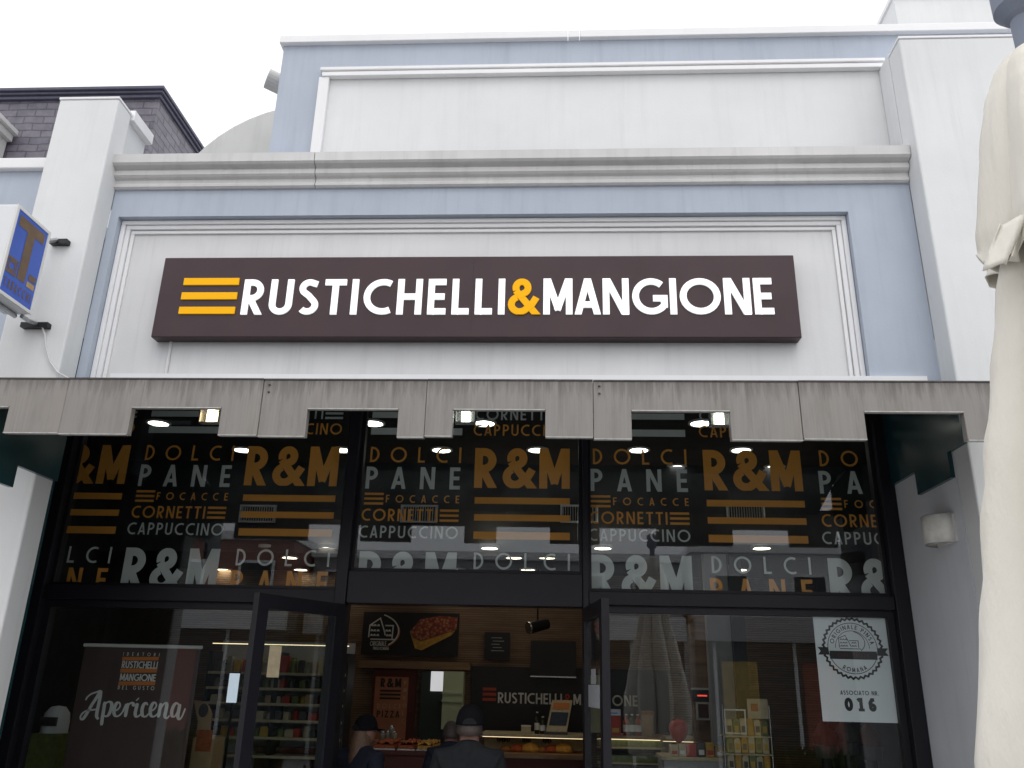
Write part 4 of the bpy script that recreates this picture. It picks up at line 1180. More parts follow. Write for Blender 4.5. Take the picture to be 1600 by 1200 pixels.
for k, st in enumerate(SC):
    pts = [zoomxy(*p) for p in (catmull(st) if len(st) > 2 else st)]
    n_ = len(pts); wds = []
    for i in range(n_):
        j = min(i, n_-2); dd = Vector(pts[j+1])-Vector(pts[j])
        down = abs(dd.y)/(dd.length+1e-9) if dd.y < 0 else 0.15
        e_ = min(1, 0.55+min(i, n_-1-i)/4)
        wds.append((0.011+0.017*down)*e_ if len(st) > 2 else 0.016)
    if len(st) == 2 and k == 10: wds = [0.03, 0.03]
    pl += [(k % 6, q) for q in ribbon(pts, 0, wds)]
flat_text('lettering', pl, yb_, 'print_white', t)
# pale dome (coffee machine hood) far left
p = at(84, 1145, 7.6)
t = thing('coffee_grinder', (p.x, 7.6, -0.02), 'pale dome topped machine on a stand left of the dark banner', 'machine')
MB().lathe((p.x, 7.6, p.z), [(0.11, 0.0), (0.11, 0.09), (0.10, 0.16), (0.06, 0.21), (0.001, 0.22)], 20).build('hood', 'paper', t, smooth=True)
MB().box(p.x-0.07, p.x+0.07, 7.47, 7.50, p.z+0.06, p.z+0.13).build('display', 'dark_box', t)
MB().box(p.x-0.13, p.x+0.13, 7.48, 7.74, -0.02, p.z-0.001).build('stand', 'green_pack', t)

# right window: white poster with badge, on the inside of the glass
PYY = YG+0.014
q00, q10, q01, q11 = at(1287, 1127, PYY), at(1405, 1128, PYY), at(1268, 956, PYY), at(1382, 956.5, PYY)
x0, x1 = (q00.x+q01.x)/2, (q10.x+q11.x)/2; z0, z1 = q00.z, q01.z
t = thing('window_poster', ((x0+x1)/2, PYY, z0), 'white poster with round scalloped badge and number 016 inside the right window', 'poster')
MB().box(x0, x1, PYY, PYY+0.002, z0, z1).build('sheet', 'paper', t)
Wp, Hp = x1-x0, z1-z0
yp = PYY-0.001
# zoom window 1000..1400,900..1200 at 4x gave the layout; here as fractions of the sheet
cx_, cz_, rad = x0+Wp*0.50, z1-Hp*0.335, Wp*0.385
ringp = [(cx_+(rad+0.010*(1 if k % 2 else -0.4))*math.cos(2*math.pi*k/72), cz_+(rad+0.010*(1 if k % 2 else -0.4))*math.sin(2*math.pi*k/72)) for k in range(73)]
flat_text('badge_ring', [(0, q) for q in ribbon(ringp, 0.014)]+[(1, q) for q in ribbon([(cx_+rad*0.87*math.cos(2*math.pi*k/48), cz_+rad*0.87*math.sin(2*math.pi*k/48)) for k in range(49)], 0.005)]
          + [(1, q) for q in ribbon([(cx_+rad*0.60*math.cos(math.pi*(k/24)), cz_+rad*0.60*math.sin(math.pi*k/24)) for k in range(25)], 0.004)], yp, 'print_black', t)
def arc_text(s, r, hgt, a0, a1, wt, inward=False):
    polys = text_polys(s, 0, abs(R(a1-a0))*r, 0, hgt, wt)
    def fn(u, v):
        if not inward:
            a = R(a0)-u/r; rr_ = r+v
        else:
            a = R(a0)+u/r; rr_ = r-v
        return (cx_+rr_*math.cos(a), cz_+rr_*math.sin(a))
    flat_text('lettering', [(j, [fn(*p) for p in q]) for j, q in polys], yp-0.0005, 'print_black', t)
arc_text('ORIGINALE PINSA', rad*0.66, rad*0.15, 168, 12, 0.16)
arc_text('ROMANA', rad*0.82, rad*0.15, 238, 302, 0.16, True)
flat_text('ribbon_band', rect_polys(cx_-rad*0.83, cx_+rad*0.83, cz_-rad*0.38, cz_-rad*0.10), yp-0.002, 'print_black', t)
for s_ in (-1, 1):
    e_ = [(cx_+s_*rad*0.86, cz_+rad*0.02), (cx_+s_*rad*1.24, cz_+rad*0.02), (cx_+s_*rad*1.14, cz_-rad*0.11), (cx_+s_*rad*1.24, cz_-rad*0.24), (cx_+s_*rad*0.86, cz_-rad*0.24)]
    flat_text('ribbon_tail', [(0, e_)], yp-0.0015, 'print_black', t)
flat_text('lettering', text_polys('ORIGINALE', cx_-rad*0.55, cx_+rad*0.55, cz_-rad*0.31, cz_-rad*0.17, 0.16), yp-0.003, 'dark_red', t)
ic = [[(-0.46, 0.02), (-0.46, 0.34), (-0.22, 0.44), (-0.04, 0.05)], [(-0.1, 0.26), (0.22, 0.26), (0.22, 0.02)], [(-0.45, -0.02), (0.3, -0.02)]]
for rw, us in ((0.27, (-0.38, -0.29, -0.2)), (0.16, (-0.38, -0.29, -0.2, 0.02, 0.11)), (0.05, (-0.38, -0.29, -0.2, 0.02, 0.11))):
    for u in us: ic.append(arc(u, rw, 0.028, 0.045, 180, 0, 6))
ic.append(arc(-0.1, 0.2, 0.55, 0.40, 70, -45, 14))
pl = []
for k, l_ in enumerate(ic): pl += [(k % 4, q) for q in ribbon([(cx_+rad*u, cz_+rad*v) for u, v in l_], 0.005)]
flat_text('drawing', pl, yp, 'print_black', t)
zq = lambda fr_: z1-Hp*fr_
flat_text('lettering', text_polys('ASSOCIATO NR.', x0+Wp*0.27, x0+Wp*0.78, zq(0.760), zq(0.722), 0.17), yp, 'print_black', t)
flat_text('lettering', text_polys('016', x0+Wp*0.31, x0+Wp*0.73, zq(0.905), zq(0.785), 0.27), yp, 'print_black', t)

# right display: counter, cards, tins, bottles, shelves of packets
RD = 8.3
p0, p1 = at(1034, 1182, RD), at(1150, 1182, RD)
t = thing('display_counter', ((p0.x+p1.x)/2, RD, -0.02), 'pale grey counter carrying small boxes behind the right window', 'counter')
zr = p0.z
MB().box(p0.x, p1.x+0.1, RD, RD+0.5, zr-0.03, zr).build('top', 'cream_box', t)
MB().box(p0.x+0.02, p1.x+0.08, RD+0.02, RD+0.48, -0.02, zr-0.03).build('front', 'far_grey', t)
for i, (a_, c_, top, mt, nm) in enumerate(((1048, 1060, 1164, 'cream_box', 'cream carton'), (1061, 1072, 1163, 'cream_box', 'second cream carton'), (1073, 1088, 1162, 'red_box', 'red carton'), (1090, 1102, 1160, 'dark_box', 'dark carton'), (1103, 1116, 1161, 'yellow_box', 'yellow carton'), (1118, 1142, 1166, 'cardboard', 'wide tan carton'))):
    bx = px_box(a_, c_, top, 1182, RD+0.05, 0.1)
    tb = thing('carton', ((bx[0]+bx[1])/2, RD+0.1, zr), f'{nm} standing on the pale counter behind the right window', 'carton', 'cartons on the right counter')
    MB().box(bx[0], bx[1], bx[2], bx[3], zr+0.001, bx[5]).build('box', mt, tb, bevel=0.003)
    MB().box(bx[0]+0.01, bx[1]-0.01, bx[2]-0.002, bx[2]-0.0005, zr+0.02, (zr+bx[5])/2).build('paper_label', 'print_white' if i % 2 else 'red_box', tb)
# wooden shelf with card, tin, bottles, salad below
GD = 9.0
a, c = at(947, 1149, GD), at(1040, 1149, GD); zs = a.z
t = thing('chiller_counter', ((a.x+c.x)/2, GD, -0.02), 'glass fronted chiller counter with greens behind the right door', 'counter')
MB().box(a.x-0.2, c.x, GD, GD+0.5, zs-0.03, zs).build('top', 'wood_plain', t)
for k, py in enumerate((1168, 1192)):
    z = at(990, py, GD).z
    MB().box(a.x-0.2, c.x, GD, GD+0.45, z-0.015, z).build('shelf', 'cream_box', t)
    MB().box(a.x-0.15, c.x-0.02, GD+0.05, GD+0.4, z+0.001, z+0.06).build('salad_row', 'green_pack', t)
MB().box(a.x-0.2, c.x, GD+0.46, GD+0.5, -0.02, zs-0.031).build('back', 'dark_box', t)
MB().box(a.x-0.15, c.x-0.05, GD+0.03, GD+0.06, zs-0.038, zs-0.032).build('light_strip', 'shelf_light', t)
bx = px_box(947, 970, 1108, 1147, GD, 0.02)
t = thing('gift_card_stand', ((bx[0]+bx[1])/2, GD, zs), 'red and white upright card standing on the chiller right of the door post', 'card')
MB().box(bx[0], bx[1], GD, GD+0.01, zs+0.001, bx[4]+(bx[5]-bx[4])*0.74).build('red_part', 'red_box', t)
MB().box(bx[0], bx[1], GD, GD+0.01, bx[4]+(bx[5]-bx[4])*0.745, bx[5]).build('white_part', 'paper', t)
MB().box(bx[0]+0.05, bx[1]-0.03, GD-0.003, GD-0.001, bx[4]+(bx[5]-bx[4])*0.82, bx[4]+(bx[5]-bx[4])*0.86).build('print', 't_blue', t)
MB().box(bx[0]+0.06, bx[1]-0.02, GD-0.003, GD-0.001, zs+0.03, zs+0.07).build('print', 'yellow_box', t)
for i, px in enumerate((979, 988, 997)):
    bottle(px, 0.20, 0.035, ('tomato_bread', 'bottle_glass', 'tomato_bread')[i], f'{("left orange", "middle dark", "right orange")[i]} bottle between the red card and tan tin', GD+0.1, zs, 'bottles on the chiller')
p = at(1013, 1147, GD+0.1)
t = thing('tin', (p.x, GD+0.1, zs), 'tall tan cylindrical tin on the chiller behind the right window', 'tin')
MB().lathe((p.x, GD+0.1, zs), [(0.001, 0.001), (0.063, 0.001), (0.063, 0.21), (0.058, 0.215)], 20).build('body', 'cardboard', t, smooth=True)
MB().lathe((p.x, GD+0.1, zs), [(0.066, 0.2), (0.066, 0.235), (0.001, 0.235)], 20).build('lid', 'bread', t)
p = at(1060, 1140, 8.7)
t = thing('balloon', (p.x, 8.7, p.z-0.12), 'shiny red balloon above the small cartons behind the right window', 'balloon')
MB().lathe((p.x, 8.7, p.z), [(0.004, -0.125), (0.03, -0.105), (0.07, -0.07), (0.092, -0.02), (0.094, 0.03), (0.075, 0.07), (0.04, 0.092), (0.001, 0.099)], 24).build('skin', 'red_plastic', t, smooth=True)
MB().tube([(p.x, 8.7, p.z-0.12), (p.x+0.01, 8.7, zr)], 0.003, 6).build('string', 'print_white', t)
MB().lathe((p.x, 8.7, p.z), [(0.016, -0.138), (0.004, -0.124)], 10).build('knot', 'red_plastic', t)
# red led sign and framed print, grey partition
bx = px_box(1082, 1112, 1078, 1096, 9.6, 0.06)
t = thing('led_sign', ((bx[0]+bx[1])/2, 9.6, bx[4]), 'black board with glowing red figures right of the brown slats', 'led sign')
MB().box(*bx).build('case', 'black_metal', t)
MB().box(bx[0]+0.05, bx[1]-0.05, 9.594, 9.599, bx[4]+0.05, bx[5]-0.05).build('figures', 'screen_red', t)
MB().box(bx[0]-0.01, bx[1]+0.01, 9.59, 9.64, bx[5]+0.001, bx[5]+0.02).build('top_rail', 'print_white', t)
bx = px_box(1088, 1110, 1097, 1125, 9.6, 0.02)
t = thing('framed_print', ((bx[0]+bx[1])/2, 9.6, bx[4]), 'small pale framed print below the glowing red figures', 'picture')
MB().box(*bx).build('frame', 'print_white', t); MB().box(bx[0]+0.02, bx[1]-0.02, 9.596, 9.599, bx[4]+0.02, bx[5]-0.02).build('print', 'dark_red', t)
tag(MB().box(at(1084, 1100, 9.65).x, at(1112, 1100, 9.65).x, 9.65, 9.8, -0.02, 2.6).build('wooden_post', 'wood_plain'), 'broad brown wooden post behind the glowing red figures', 'post')
tag(MB().box(at(1106, 1000, 9.0).x, at(1144, 1000, 9.0).x, 9.0, 9.12, -0.02, 3.0).build('partition', 'far_grey'), 'plain grey partition panel in the middle of the right window', 'partition')
tag(MB().box(at(1146, 1000, 8.9).x, at(1166, 1000, 8.9).x, 8.9, 9.1, -0.02, 3.0).build('column', 'black_paint'), 'black square column right of the grey partition inside', 'column')
# packet rack
KD = 7.9
kx0, kx1 = at(1132, 1150, KD).x, at(1206, 1150, KD).x
t = thing('snack_rack', ((kx0+kx1)/2, KD, -0.02), 'wire rack of cream snack bags with a header card behind the right window', 'rack')
kz = [at(1165, py, KD).z for py in (1150, 1178, 1206)]
for z in kz: MB().box(kx0, kx1, KD, KD+0.25, z-0.012, z).build('shelf', 'cream_box', t)
for x in (kx0, kx1): MB().tube([(x, KD+0.02, -0.02), (x, KD+0.02, kz[0]+0.25)], 0.008).build('upright', 'steel', t)
hx = px_box(1168, 1200, 1092, 1123, KD+0.02, 0.006)
hc = MB().box(*hx).build('header_card', 'cream_box', t)
MB().box(hx[0]+0.03, hx[0]+0.09, hx[2]-0.002, hx[2]-0.0005, hx[4]+0.06, hx[5]-0.04).build('print', 'tomato_bread', hc)
fx_ = px_box(1132, 1166, 1108, 1147, KD+0.01, 0.005)
mb = MB(); frame_rect(mb, fx_[0], fx_[1], fx_[4], fx_[5], 0.012, fx_[2], fx_[3]); mb.build('wire_frame', 'print_white', t)
for r_ in range(3):
    for i in range(6):
        wd = (kx1-kx0-0.04)/6; x = kx0+0.02+i*wd; z = kz[r_]; h = 0.125+0.02*random.random()
        p_ = [(x+0.004, z+0.001), (x+wd-0.004, z+0.001), (x+wd-0.002, z+h*0.8), (x+wd*0.8, z+h), (x+wd*0.2, z+h*0.97), (x+0.002, z+h*0.8)]
        tb = thing('snack_bag', (x+wd/2, KD+0.05, z), f'cream snack bag on the {("top", "middle", "bottom")[r_]} shelf of the wire rack', 'snack bag', f'snack bags on the {("top", "middle", "bottom")[r_]} rack shelf')
        MB().prism(p_, KD+0.02, KD+0.08).build('bag', ('cream_box', 'green_pack', 'cream_box', 'cheese_bread')[(i+r_) % 4], tb, bevel=0.006)
        MB().box(x+0.014, x+wd-0.014, KD+0.0165, KD+0.0195, z+0.03, z+0.08).build('paper_label', ('dark_box', 'yellow_box')[i % 2], tb)
# hams / gift baskets behind the poster
for i, (px, py) in enumerate(((1290, 1165), (1325, 1160), (1360, 1168))):
    p = at(px, py, 8.2)
    tb = thing('gift_basket', (p.x, 8.2, -0.02), f'{("left", "middle", "right")[i]} dark gift hamper with red wrapping on a stand below the white poster', 'hamper', 'hampers below the poster')
    MB().lathe((p.x, 8.2, p.z-0.1), [(0.001, 0), (0.09, 0.0), (0.11, 0.10), (0.10, 0.11)], 16).build('basket', 'dark_box', tb)
    mb = MB(); 
    mb.lathe((p.x, 8.2, p.z), [(0.10, 0.0), (0.11, 0.08), (0.06, 0.16), (0.02, 0.19), (0.05, 0.24)], 14).build('wrapping', ('dark_red', 'dark_box', 'dark_red')[i], tb)
    MB().tube([(p.x, 8.2, p.z-0.1), (p.x, 8.2, -0.02)], 0.05, 12).build('stand', 'black_metal', tb)

# ------------------------------------------------------------------ PEOPLE
def skin_mesh(name, verts, edges, radii, mat, parent, root=0, sub=2):
    bm = bmesh.new()
    ly = bm.verts.layers.skin.verify()
    vs = [bm.verts.new(p) for p in verts]
    for i, v in enumerate(vs):
        r = radii[i]
        v[ly].radius = r if isinstance(r, tuple) else (r, r)
        v[ly].use_root = (i == root)
    for a, b_ in edges: bm.edges.new((vs[a], vs[b_]))
    me = bpy.data.meshes.new(name); bm.to_mesh(me); bm.free()
    me.materials.append(MAT[mat])
    for p in me.polygons: p.use_smooth = True
    o = bpy.data.objects.new(name, me); COL.objects.link(o)
    o.parent = parent; WLOC[o.name] = WLOC[parent.name].copy()
    md = o.modifiers.new('skin', 'SKIN'); md.use_smooth_shade = True
    if sub:
        md = o.modifiers.new('sub', 'SUBSURF'); md.levels = sub; md.render_levels = sub
    return o
def person(loc, face, H, label, jacket, cap, trousers, hair, lean=0.06, bend=(0.0, 0.0), hair_long=False):
    t = thing('person', loc, label, 'person')
    S = H/1.75
    cs, sn = math.cos(face), math.sin(face)
    def T(p):                                  # local: +y is where the person faces
        x, y, z = p[0]*S, (p[1]+lean*max(0, p[2]-0.9))*S, p[2]*S
        return (x*cs-y*sn, x*sn+y*cs, z)
    V, E, Rd = [], [], []
    def add(p, r, prev=None):
        V.append(T(p)); Rd.append(r if not isinstance(r, tuple) else r); k_ = len(V)-1
        if prev is not None: E.append((prev, k_))
        return k_
    def rr(*a): return tuple(x*S for x in a) if len(a) > 1 else a[0]*S
    pel = add((0, 0, 0.95), rr(0.15, 0.11))
    wa = add((0, 0, 1.10), rr(0.145, 0.105), pel)
    ch = add((0, 0.01, 1.33), rr(0.165, 0.12), wa)
    sh_ = add((0, 0.0, 1.47), rr(0.09, 0.075), ch)
    nk = add((0, 0.01, 1.52), rr(0.058), sh_)
    h1 = add((0, 0.03, 1.585), rr(0.068, 0.075), nk)
    h2 = add((0, 0.035, 1.655), rr(0.078, 0.096), h1)
    h3 = add((0, 0.03, 1.715), rr(0.066, 0.078), h2)
    # face: nose, chin; ears
    add((0, 0.15, 1.64), rr(0.014), h2); 
    for s_ in (-1, 1): add((s_*0.088, 0.02, 1.645), rr(0.016, 0.024), h2)
    hands = []
    for s_ in (-1, 1):
        so = add((s_*0.175, 0, 1.455), rr(0.062), sh_)
        el = add((s_*0.235, 0.02, 1.13), rr(0.045), so)
        wr = add((s_*0.20, 0.19, 0.98), rr(0.03), el)
        pm = add((s_*0.18, 0.26, 0.965), rr(0.034, 0.018), wr)
        for f_, (dx, ln_) in enumerate(((-0.03, 0.075), (-0.01, 0.085), (0.011, 0.08), (0.03, 0.065))):
            k1 = add((s_*0.18+dx, 0.30, 0.965), rr(0.009), pm)
            k2 = add((s_*0.18+dx*1.1, 0.30+ln_*0.55, 0.955), rr(0.0085), k1)
            add((s_*0.18+dx*1.1, 0.30+ln_*0.85, 0.93), rr(0.0075), k2)
        th = add((s_*0.18-s_*0.045, 0.25, 0.96), rr(0.011), pm)
        add((s_*0.18-s_*0.06, 0.29, 0.95), rr(0.009), th)
    for s_ in (-1, 1):
        hp = add((s_*0.09, 0, 0.88), rr(0.095), pel)
        kn = add((s_*0.10, 0.02, 0.50), rr(0.062), hp)
        an = add((s_*0.10, -0.02, 0.10), rr(0.042), kn)
        ft = add((s_*0.11, 0.12, 0.035), rr(0.038, 0.03), an)
    body = skin_mesh('body', V, E, Rd, 'skin', t, 0)
    # jacket over torso and arms
    def sub(nodes, links, rad, name, mat):
        return skin_mesh(name, [T(p) for p in nodes], links, [tuple(x*S for x in r) if isinstance(r, tuple) else r*S for r in rad], mat, t, 0)
    jn = [(0, 0, 0.86), (0, 0, 1.10), (0, 0.01, 1.33), (0, -0.002, 1.46), (0, 0.0, 1.525), (0, 0.008, 1.575)]
    jr = [(0.185, 0.14), (0.178, 0.135), (0.20, 0.145), (0.17, 0.12), (0.105, 0.095), (0.07, 0.072)]
    jl = [(0, 1), (1, 2), (2, 3), (3, 4), (4, 5)]
    for s_ in (-1, 1):
        k_ = len(jn)
        jn += [(s_*0.19, 0, 1.45), (s_*0.245, 0.01, 1.13), (s_*0.212, 0.17, 0.99)]
        jr += [0.082, 0.066, 0.05]
        jl += [(3, k_), (k_, k_+1), (k_+1, k_+2)]
    sub(jn, jl, jr, 'jacket', jacket)
    tn = [(0, 0, 0.92)]; tr_ = [(0.16, 0.12)]; tl = []
    for s_ in (-1, 1):
        k_ = len(tn)
        tn += [(s_*0.095, 0, 0.84), (s_*0.10, 0.02, 0.50), (s_*0.10, -0.015, 0.07)]
        tr_ += [0.115, 0.085, 0.072]; tl += [(0, k_), (k_, k_+1), (k_+1, k_+2)]
    sub(tn, tl, tr_, 'trousers', trousers)
    # hair and cap
    def dome(zc, rx, ry, zlo, zhi, ycen, name, mat, n=24, rows_=8):
        mb = MB(); k0 = len(mb.v)
        for i in range(rows_+1):
            a = (math.pi/2)*i/rows_
            for j in range(n):
                b_ = 2*math.pi*j/n
                p = (rx*math.cos(a)**0.8*math.cos(b_), ycen+ry*math.cos(a)**0.8*math.sin(b_), zlo+(zhi-zlo)*math.sin(a))
                q_ = T(p); mb.v.append((q_[0]+loc[0], q_[1]+loc[1], q_[2]+loc[2]))
        for i in range(rows_):
            for j in range(n):
                mb.f.append((k0+i*n+j, k0+i*n+(j+1) % n, k0+(i+1)*n+(j+1) % n, k0+(i+1)*n+j))
        return mb.build(name, mat, t, smooth=True, solid=0.004)
    dome(0, 0.093, 0.110, 1.60 if not hair_long else 1.40, 1.765, 0.015 if not hair_long else -0.01, 'hair', hair)
    if cap:
        cp = dome(0, 0.100, 0.120, 1.665, 1.800, 0.022, 'cap', cap)
        mb = MB(); n_ = 12
        ring0 = [T((0.095*math.cos(math.pi*k_/n_), 0.06+0.085*math.sin(math.pi*k_/n_), 1.672)) for k_ in range(n_+1)]
        ring1 = [T((0.085*math.cos(math.pi*k_/n_), 0.08+0.165*math.sin(math.pi*k_/n_), 1.660)) for k_ in range(n_+1)]
        for k_ in range(n_):
            mb.face([tuple(Vector(p)+Vector(loc)) for p in (ring0[k_], ring0[k_+1], ring1[k_+1], ring1[k_])])
        mb.build('peak', cap, cp, solid=0.006)
        # opening with strap at the back
        st_ = [T((0.05*math.cos(math.pi*(k_/8)), 0.022-0.1215-0.004*math.sin(math.pi*k_/8), 1.672+0.042*math.sin(math.pi*k_/8))) for k_ in range(9)]
        MB().face([tuple(Vector(p)+Vector(loc)) for p in st_]).build('strap_gap', 'fabric_grey', cp)
    for s_ in (-1, 1):
        e_ = T((s_*0.032, 0.122, 1.665)); c_ = Vector(e_)+Vector(loc)
        MB().lathe(tuple(c_), [(0.001, -0.011*S), (0.008*S, -0.008*S), (0.011*S, 0), (0.008*S, 0.008*S), (0.001, 0.011*S)], 10).build('eye', 'eye_white', t, smooth=True)
    return t
FL = GZ
pm = at(735, 1100, 5.75)
person((pm.x, 5.75, FL), R(4), 1.64*((pm.z-FL)/1.64)/1.03*1.0, 'man in black cap and dark grey jacket seen from behind in the doorway', 'fabric_grey', 'fabric_black', 'fabric_denim', 'hair_dark', lean=0.04)
pw_ = at(557, 1116, 6.6)
person((pw_.x-0.0, 6.75, FL), R(-35), (pw_.z-FL)/1.03, 'person with dark cap and brown hair half hidden by the left door leaf', 'fabric_navy', 'fabric_black', 'fabric_denim', 'hair_brown', hair_long=True)
pn_ = at(712, 1128, 7.4)
person((pn_.x-0.02, 7.3, FL+0.1), R(10), (pn_.z-FL-0.1), 'person in dark navy jacket mostly hidden behind the man in the cap', 'fabric_navy', None, 'fabric_black', 'hair_dark')

# ------------------------------------------------------------------ NEAR PARASOL (closed)
PYD = 1.85
PX_ = at(1744, 640, PYD).x
def sil(py, px): q_ = at(px, py, PYD); return q_.z, max(0.02, (PX_-q_.x)*0.98)
def axis_z(py): return at(1640, py, PYD).z
par = thing('parasol', (PX_, PYD, GZ), 'large closed cream parasol standing close by at the right edge', 'parasol')
def folded(zlist, nf, amp, ph, jit, hem=None, n=144, seed=1):
    rnd_ = random.Random(seed)
    offs = [rnd_.uniform(-1, 1) for _ in range(nf)]
    zl2 = []
    for i in range(len(zlist)-1):
        for q in range(4): zl2.append(tuple(zlist[i][k]+(zlist[i+1][k]-zlist[i][k])*q/4 for k in range(3)))
    zlist = zl2+[zlist[-1]]
    mb = MB()
    for i, (z, r, am) in enumerate(zlist):
        for j in range(n):
            a = 2*math.pi*j/n
            k_ = a/(2*math.pi)*nf+ph+0.12*math.sin(z*3.1+a*2)
            fr_ = k_ % 1.0; id_ = int(k_) % nf
            fold = (abs(fr_-0.5)*2)**1.3                       # 1 at the ridge, 0 in the valley
            rr_ = r*(1-am*(1-fold))*(1+jit*offs[id_]*0.5)
            rr_ *= 1+0.035*mnoise.noise((math.cos(a)*3, math.sin(a)*3, z*2.2+seed))+0.018*mnoise.noise((math.cos(a)*11, math.sin(a)*11, z*2.8+seed))
            tw = a+0.25*am*math.sin(2*math.pi*fr_)
            zz_ = z
            if hem and i >= len(zlist)-4: zz_ = z+(hem*(fold-0.4)+hem*0.5*offs[id_])*(i-len(zlist)+5)/4
            mb.v.append((PX_+rr_*math.cos(tw), PYD+rr_*math.sin(tw), zz_))
    for i in range(len(zlist)-1):
        for j in range(n):
            mb.f.append((i*n+j, i*n+(j+1) % n, (i+1)*n+(j+1) % n, (i+1)*n+j))
    return mb
PZ_TOP = sil(66, 1600)[0]
low_prof = [(*sil(y_, x_), a_) for y_, x_, a_ in ((300, 1600, 0.25), (380, 1572, 0.3), (440, 1562, 0.32), (520, 1561, 0.34), (600, 1557, 0.34), (700, 1546, 0.34), (800, 1540, 0.34), (900, 1534, 0.36), (1000, 1529, 0.38), (1100, 1523, 0.40), (1190, 1518, 0.42))]
zl_, rl_ = low_prof[-1][0], low_prof[-1][1]
low_prof += [(zl_-0.2, rl_*1.02, 0.44), (zl_-0.4, rl_*0.98, 0.47), (zl_-0.55, rl_*0.93, 0.5), (zl_-0.65, rl_*0.9, 0.5)]
folded(low_prof, 8, 0.3, 0.2, 0.025, hem=0.05, seed=4).build('canopy', 'parasol_cloth', par, smooth=True, solid=0.003)
top_prof = [(*sil(y_, x_), a_) for y_, x_, a_ in ((64, 1618, 0.02), (74, 1596, 0.04), (90, 1571, 0.08), (112, 1555, 0.12), (150, 1543, 0.16), (200, 1538, 0.19), (260, 1537, 0.21), (320, 1536, 0.23), (352, 1533, 0.26), (380, 1536, 0.28), (400, 1536, 0.28))]
folded(top_prof, 8, 0.3, 0.2, 0.02, hem=0.035, seed=9).build('vent_flap', 'parasol_cloth', par, smooth=True, solid=0.003)
MB().lathe((PX_, PYD, 0), [(0.03, PZ_TOP-0.06), (0.034, PZ_TOP-0.02), (0.034, PZ_TOP+0.075), (0.045, PZ_TOP+0.085), (0.068, PZ_TOP+0.115), (0.068, PZ_TOP+0.24), (0.05, PZ_TOP+0.27), (0.001, PZ_TOP+0.27)], 32).build('hub', 'hub_blue', par, smooth=False)
MB().tube([(PX_, PYD, GZ), (PX_, PYD, PZ_TOP+0.05)], 0.028, 16).build('pole', 'galvanised', par)
MB().box(PX_-0.4, PX_+0.4, PYD-0.4, PYD+0.4, GZ, GZ+0.08).build('base', 'concrete', par, bevel=0.02)
# loose corner of cloth hanging below the flap's hem
fl = [at(1546, 366, PYD), at(1526, 434, PYD), at(1552, 430, PYD), at(1574, 372, PYD)]
mb = MB(); nn = 8
grid = []
for a in range(nn+1):
    rw = []
    for c in range(nn+1):
        u, v = a/nn, c/nn
        p = fl[0].lerp(fl[3], u).lerp(fl[1].lerp(fl[2], u), v)
        rw.append((p.x, PYD-0.05-0.05*u+0.018*math.sin(u*7+v*2), p.z-0.012*math.sin(u*math.pi)*v))
    mb.v += rw
for a in range(nn):
    for c in range(nn): mb.f.append((a*(nn+1)+c, (a+1)*(nn+1)+c, (a+1)*(nn+1)+c+1, a*(nn+1)+c+1))
mb.build('loose_corner', 'parasol_cloth', par, smooth=True, solid=0.003)

# ------------------------------------------------------------------ NEIGHBOURS ON THE LEFT
nb = thing('neighbour_shop', (-5.6, 5.6, GZ), 'pale blue neighbouring shop with white cornice left of the pillar', 'building')
MB().box(-9, -3.90, 5.45, 5.7, 3.4, 5.40).build('wall', 'blue_plaster', nb)
MB().box(-9, -3.902, 5.40, 5.72, 5.402, 5.50).build('cornice', 'trim_white', nb, bevel=0.01)
MB().box(-9, PLX+0.02, 5.46, 5.70, GZ, 3.398).build('shop_front', 'dark_box', nb)
MB().box(-9, -3.902, 5.72, 8.0, 5.2, 5.3).build('roof', 'concrete', nb)
SLD = 8.0
ca = at(250, 133, SLD); cb_ = at(249, 245, SLD)
mh = thing('slate_roof_building', (ca.x-2, SLD, 5.31), 'dark slate mansard roof with moulded eaves behind the left pillar', 'building')
zt_, zb2 = ca.z, at(249, 300, SLD).z
xr_ = ca.x
dep = 2.6
MB().box(-16, xr_-0.10, SLD+0.12, SLD+dep, 5.31, zb2-0.01).build('wall', 'white_plaster', mh)
mb = MB()
mb.face([(-16, SLD, zb2), (xr_, SLD, zb2), (xr_-0.03, SLD+0.10, zt_-0.12), (-16, SLD+0.10, zt_-0.12)])
mb.face([(xr_, SLD, zb2), (xr_, SLD+dep, zb2), (xr_-0.03, SLD+dep-0.1, zt_-0.12), (xr_-0.03, SLD+0.10, zt_-0.12)])
mb.face([(xr_, SLD+dep, zb2), (-16, SLD+dep, zb2), (-16, SLD+dep-0.1, zt_-0.12), (xr_-0.03, SLD+dep-0.1, zt_-0.12)])
rf = mb.build('roof', 'slate', mh)
mb = MB()
mb.box(-16, xr_+0.0, SLD+0.06, SLD+dep-0.05, zt_-0.125, zt_-0.08); mb.box(-16, xr_+0.03, SLD+0.03, SLD+dep, zt_-0.078, zt_-0.045); mb.box(-16, xr_+0.05, SLD, SLD+dep+0.02, zt_-0.043, zt_+0.0)
mb.build('eaves', 'slate_edge' if 'slate_edge' in MAT else 'dark_box', rf, bevel=0.008)
dp = at(-2, 194, 7.75)
mb = MB(); mb.box(dp.x-1.2, dp.x, 7.7, 8.02, dp.z-0.05, dp.z+0.04); mb.box(dp.x-1.2, dp.x+0.05, 7.64, 8.02, dp.z+0.041, dp.z+0.10); mb.box(dp.x-1.15, dp.x-0.06, 7.74, 8.02, dp.z-0.5, dp.z-0.051)
mb.build('dormer', 'cornice_white', rf, bevel=0.006)

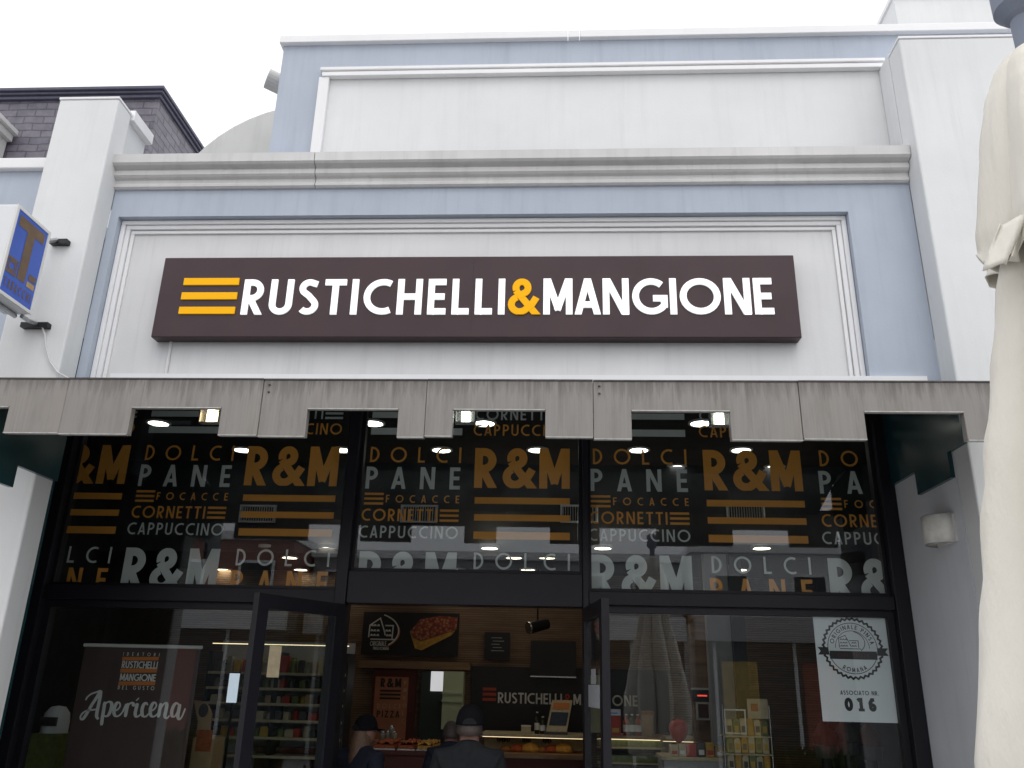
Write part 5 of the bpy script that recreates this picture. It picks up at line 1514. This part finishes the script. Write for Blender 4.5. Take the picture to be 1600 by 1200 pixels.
# ------------------------------------------------------------------ ACROSS THE STREET (seen only in the glass)
def opposite(name, x0, x1, y, z1, mat, label, rot=0, floors=2, blinds='far_white'):
    t = thing(name, ((x0+x1)/2, y, GZ), label, 'building')
    MB().box(x0, x1, y-3, y, 3.3, z1).build('wall', mat, t)
    MB().box(x0, x1, y-2.9, y-0.05, GZ, 3.3).build('shop_front', 'window_dark', t)
    MB().box(x0-0.02, x1+0.02, y-0.02, y+0.35, 2.75, 3.32).build('fascia', blinds, t)
    MB().box(x0-0.05, x1+0.05, y-3, y+0.15, z1+0.001, z1+0.2).build('cornice', 'trim_white', t)
    nwin = max(1, int((x1-x0)/1.6))
    for i in range(nwin):
        xc = x0+(i+0.5)*(x1-x0)/nwin
        wf = MB().box(xc-0.45, xc+0.45, y+0.002, y+0.05, 3.5, 4.4).build('window', 'trim_white', t)
        MB().box(xc-0.38, xc+0.38, y+0.051, y+0.055, 3.57, 4.33).build('pane', 'window_dark', wf)
        MB().box(xc-0.55, xc-0.47, y-0.04, y+0.02, GZ, 2.74).build('post', 'far_white', t)
        dw = MB().box(xc-0.35, xc+0.5, y-0.045, y-0.02, GZ+0.4, 2.3).build('display_window', ('poster_yellow', 'far_red', 'window_dark')[i % 3], t)
    return t
opposite('brick_building', -17, -6.5, -7.5, 4.9, 'red_brick', 'red brick shop with white fascia across the street reflected in the left window')
opposite('grey_building', -6.4, 3.2, -9.0, 4.7, 'far_grey', 'grey shop with pale fascia across the street reflected in the middle glass')
opposite('white_building', 3.4, 13, -8.5, 4.9, 'white_plaster', 'white shop with grey fascia across the street reflected in the right window', blinds='far_grey')
def planter(x, y, label, seed):
    rg = random.Random(seed)
    t = thing('planter', (x, y, GZ), label, 'planter', 'planters in the street')
    MB().box(x-0.4, x+0.4, y-0.2, y+0.2, GZ, GZ+0.5).build('box', 'pot_grey', t, bevel=0.01)
    MB().box(x-0.37, x+0.37, y-0.17, y+0.17, GZ+0.501, GZ+0.51).build('soil', 'soil', t)
    mb = MB()
    for k in range(520):
        bx_, by_ = x+rg.uniform(-0.34, 0.34), y+rg.uniform(-0.14, 0.14)
        h = rg.uniform(0.35, 0.75); a = rg.uniform(0, 6.283); ln_ = rg.uniform(0.05, 0.3); wv_ = 0.012
        dx, dy = math.cos(a), math.sin(a)
        px_, py_ = -dy*wv_, dx*wv_
        z_ = GZ+0.5
        m1 = (bx_+dx*ln_*0.4, by_+dy*ln_*0.4, z_+h*0.75); tip = (bx_+dx*ln_, by_+dy*ln_, z_+h)
        mb.face([(bx_-px_, by_-py_, z_), (bx_+px_, by_+py_, z_), (m1[0]+px_, m1[1]+py_, m1[2]), tip, (m1[0]-px_, m1[1]-py_, m1[2])])
    mb.build('foliage', 'leaf', t)
planter(-4.6, 2.6, 'leafy box planter in the street reflected low in the left window', 1)
planter(-3.5, 2.9, 'leafy box planter in the street reflected below the dark banner', 2)
planter(2.75, 3.0, 'leafy box planter in the street reflected low in the right window', 3)
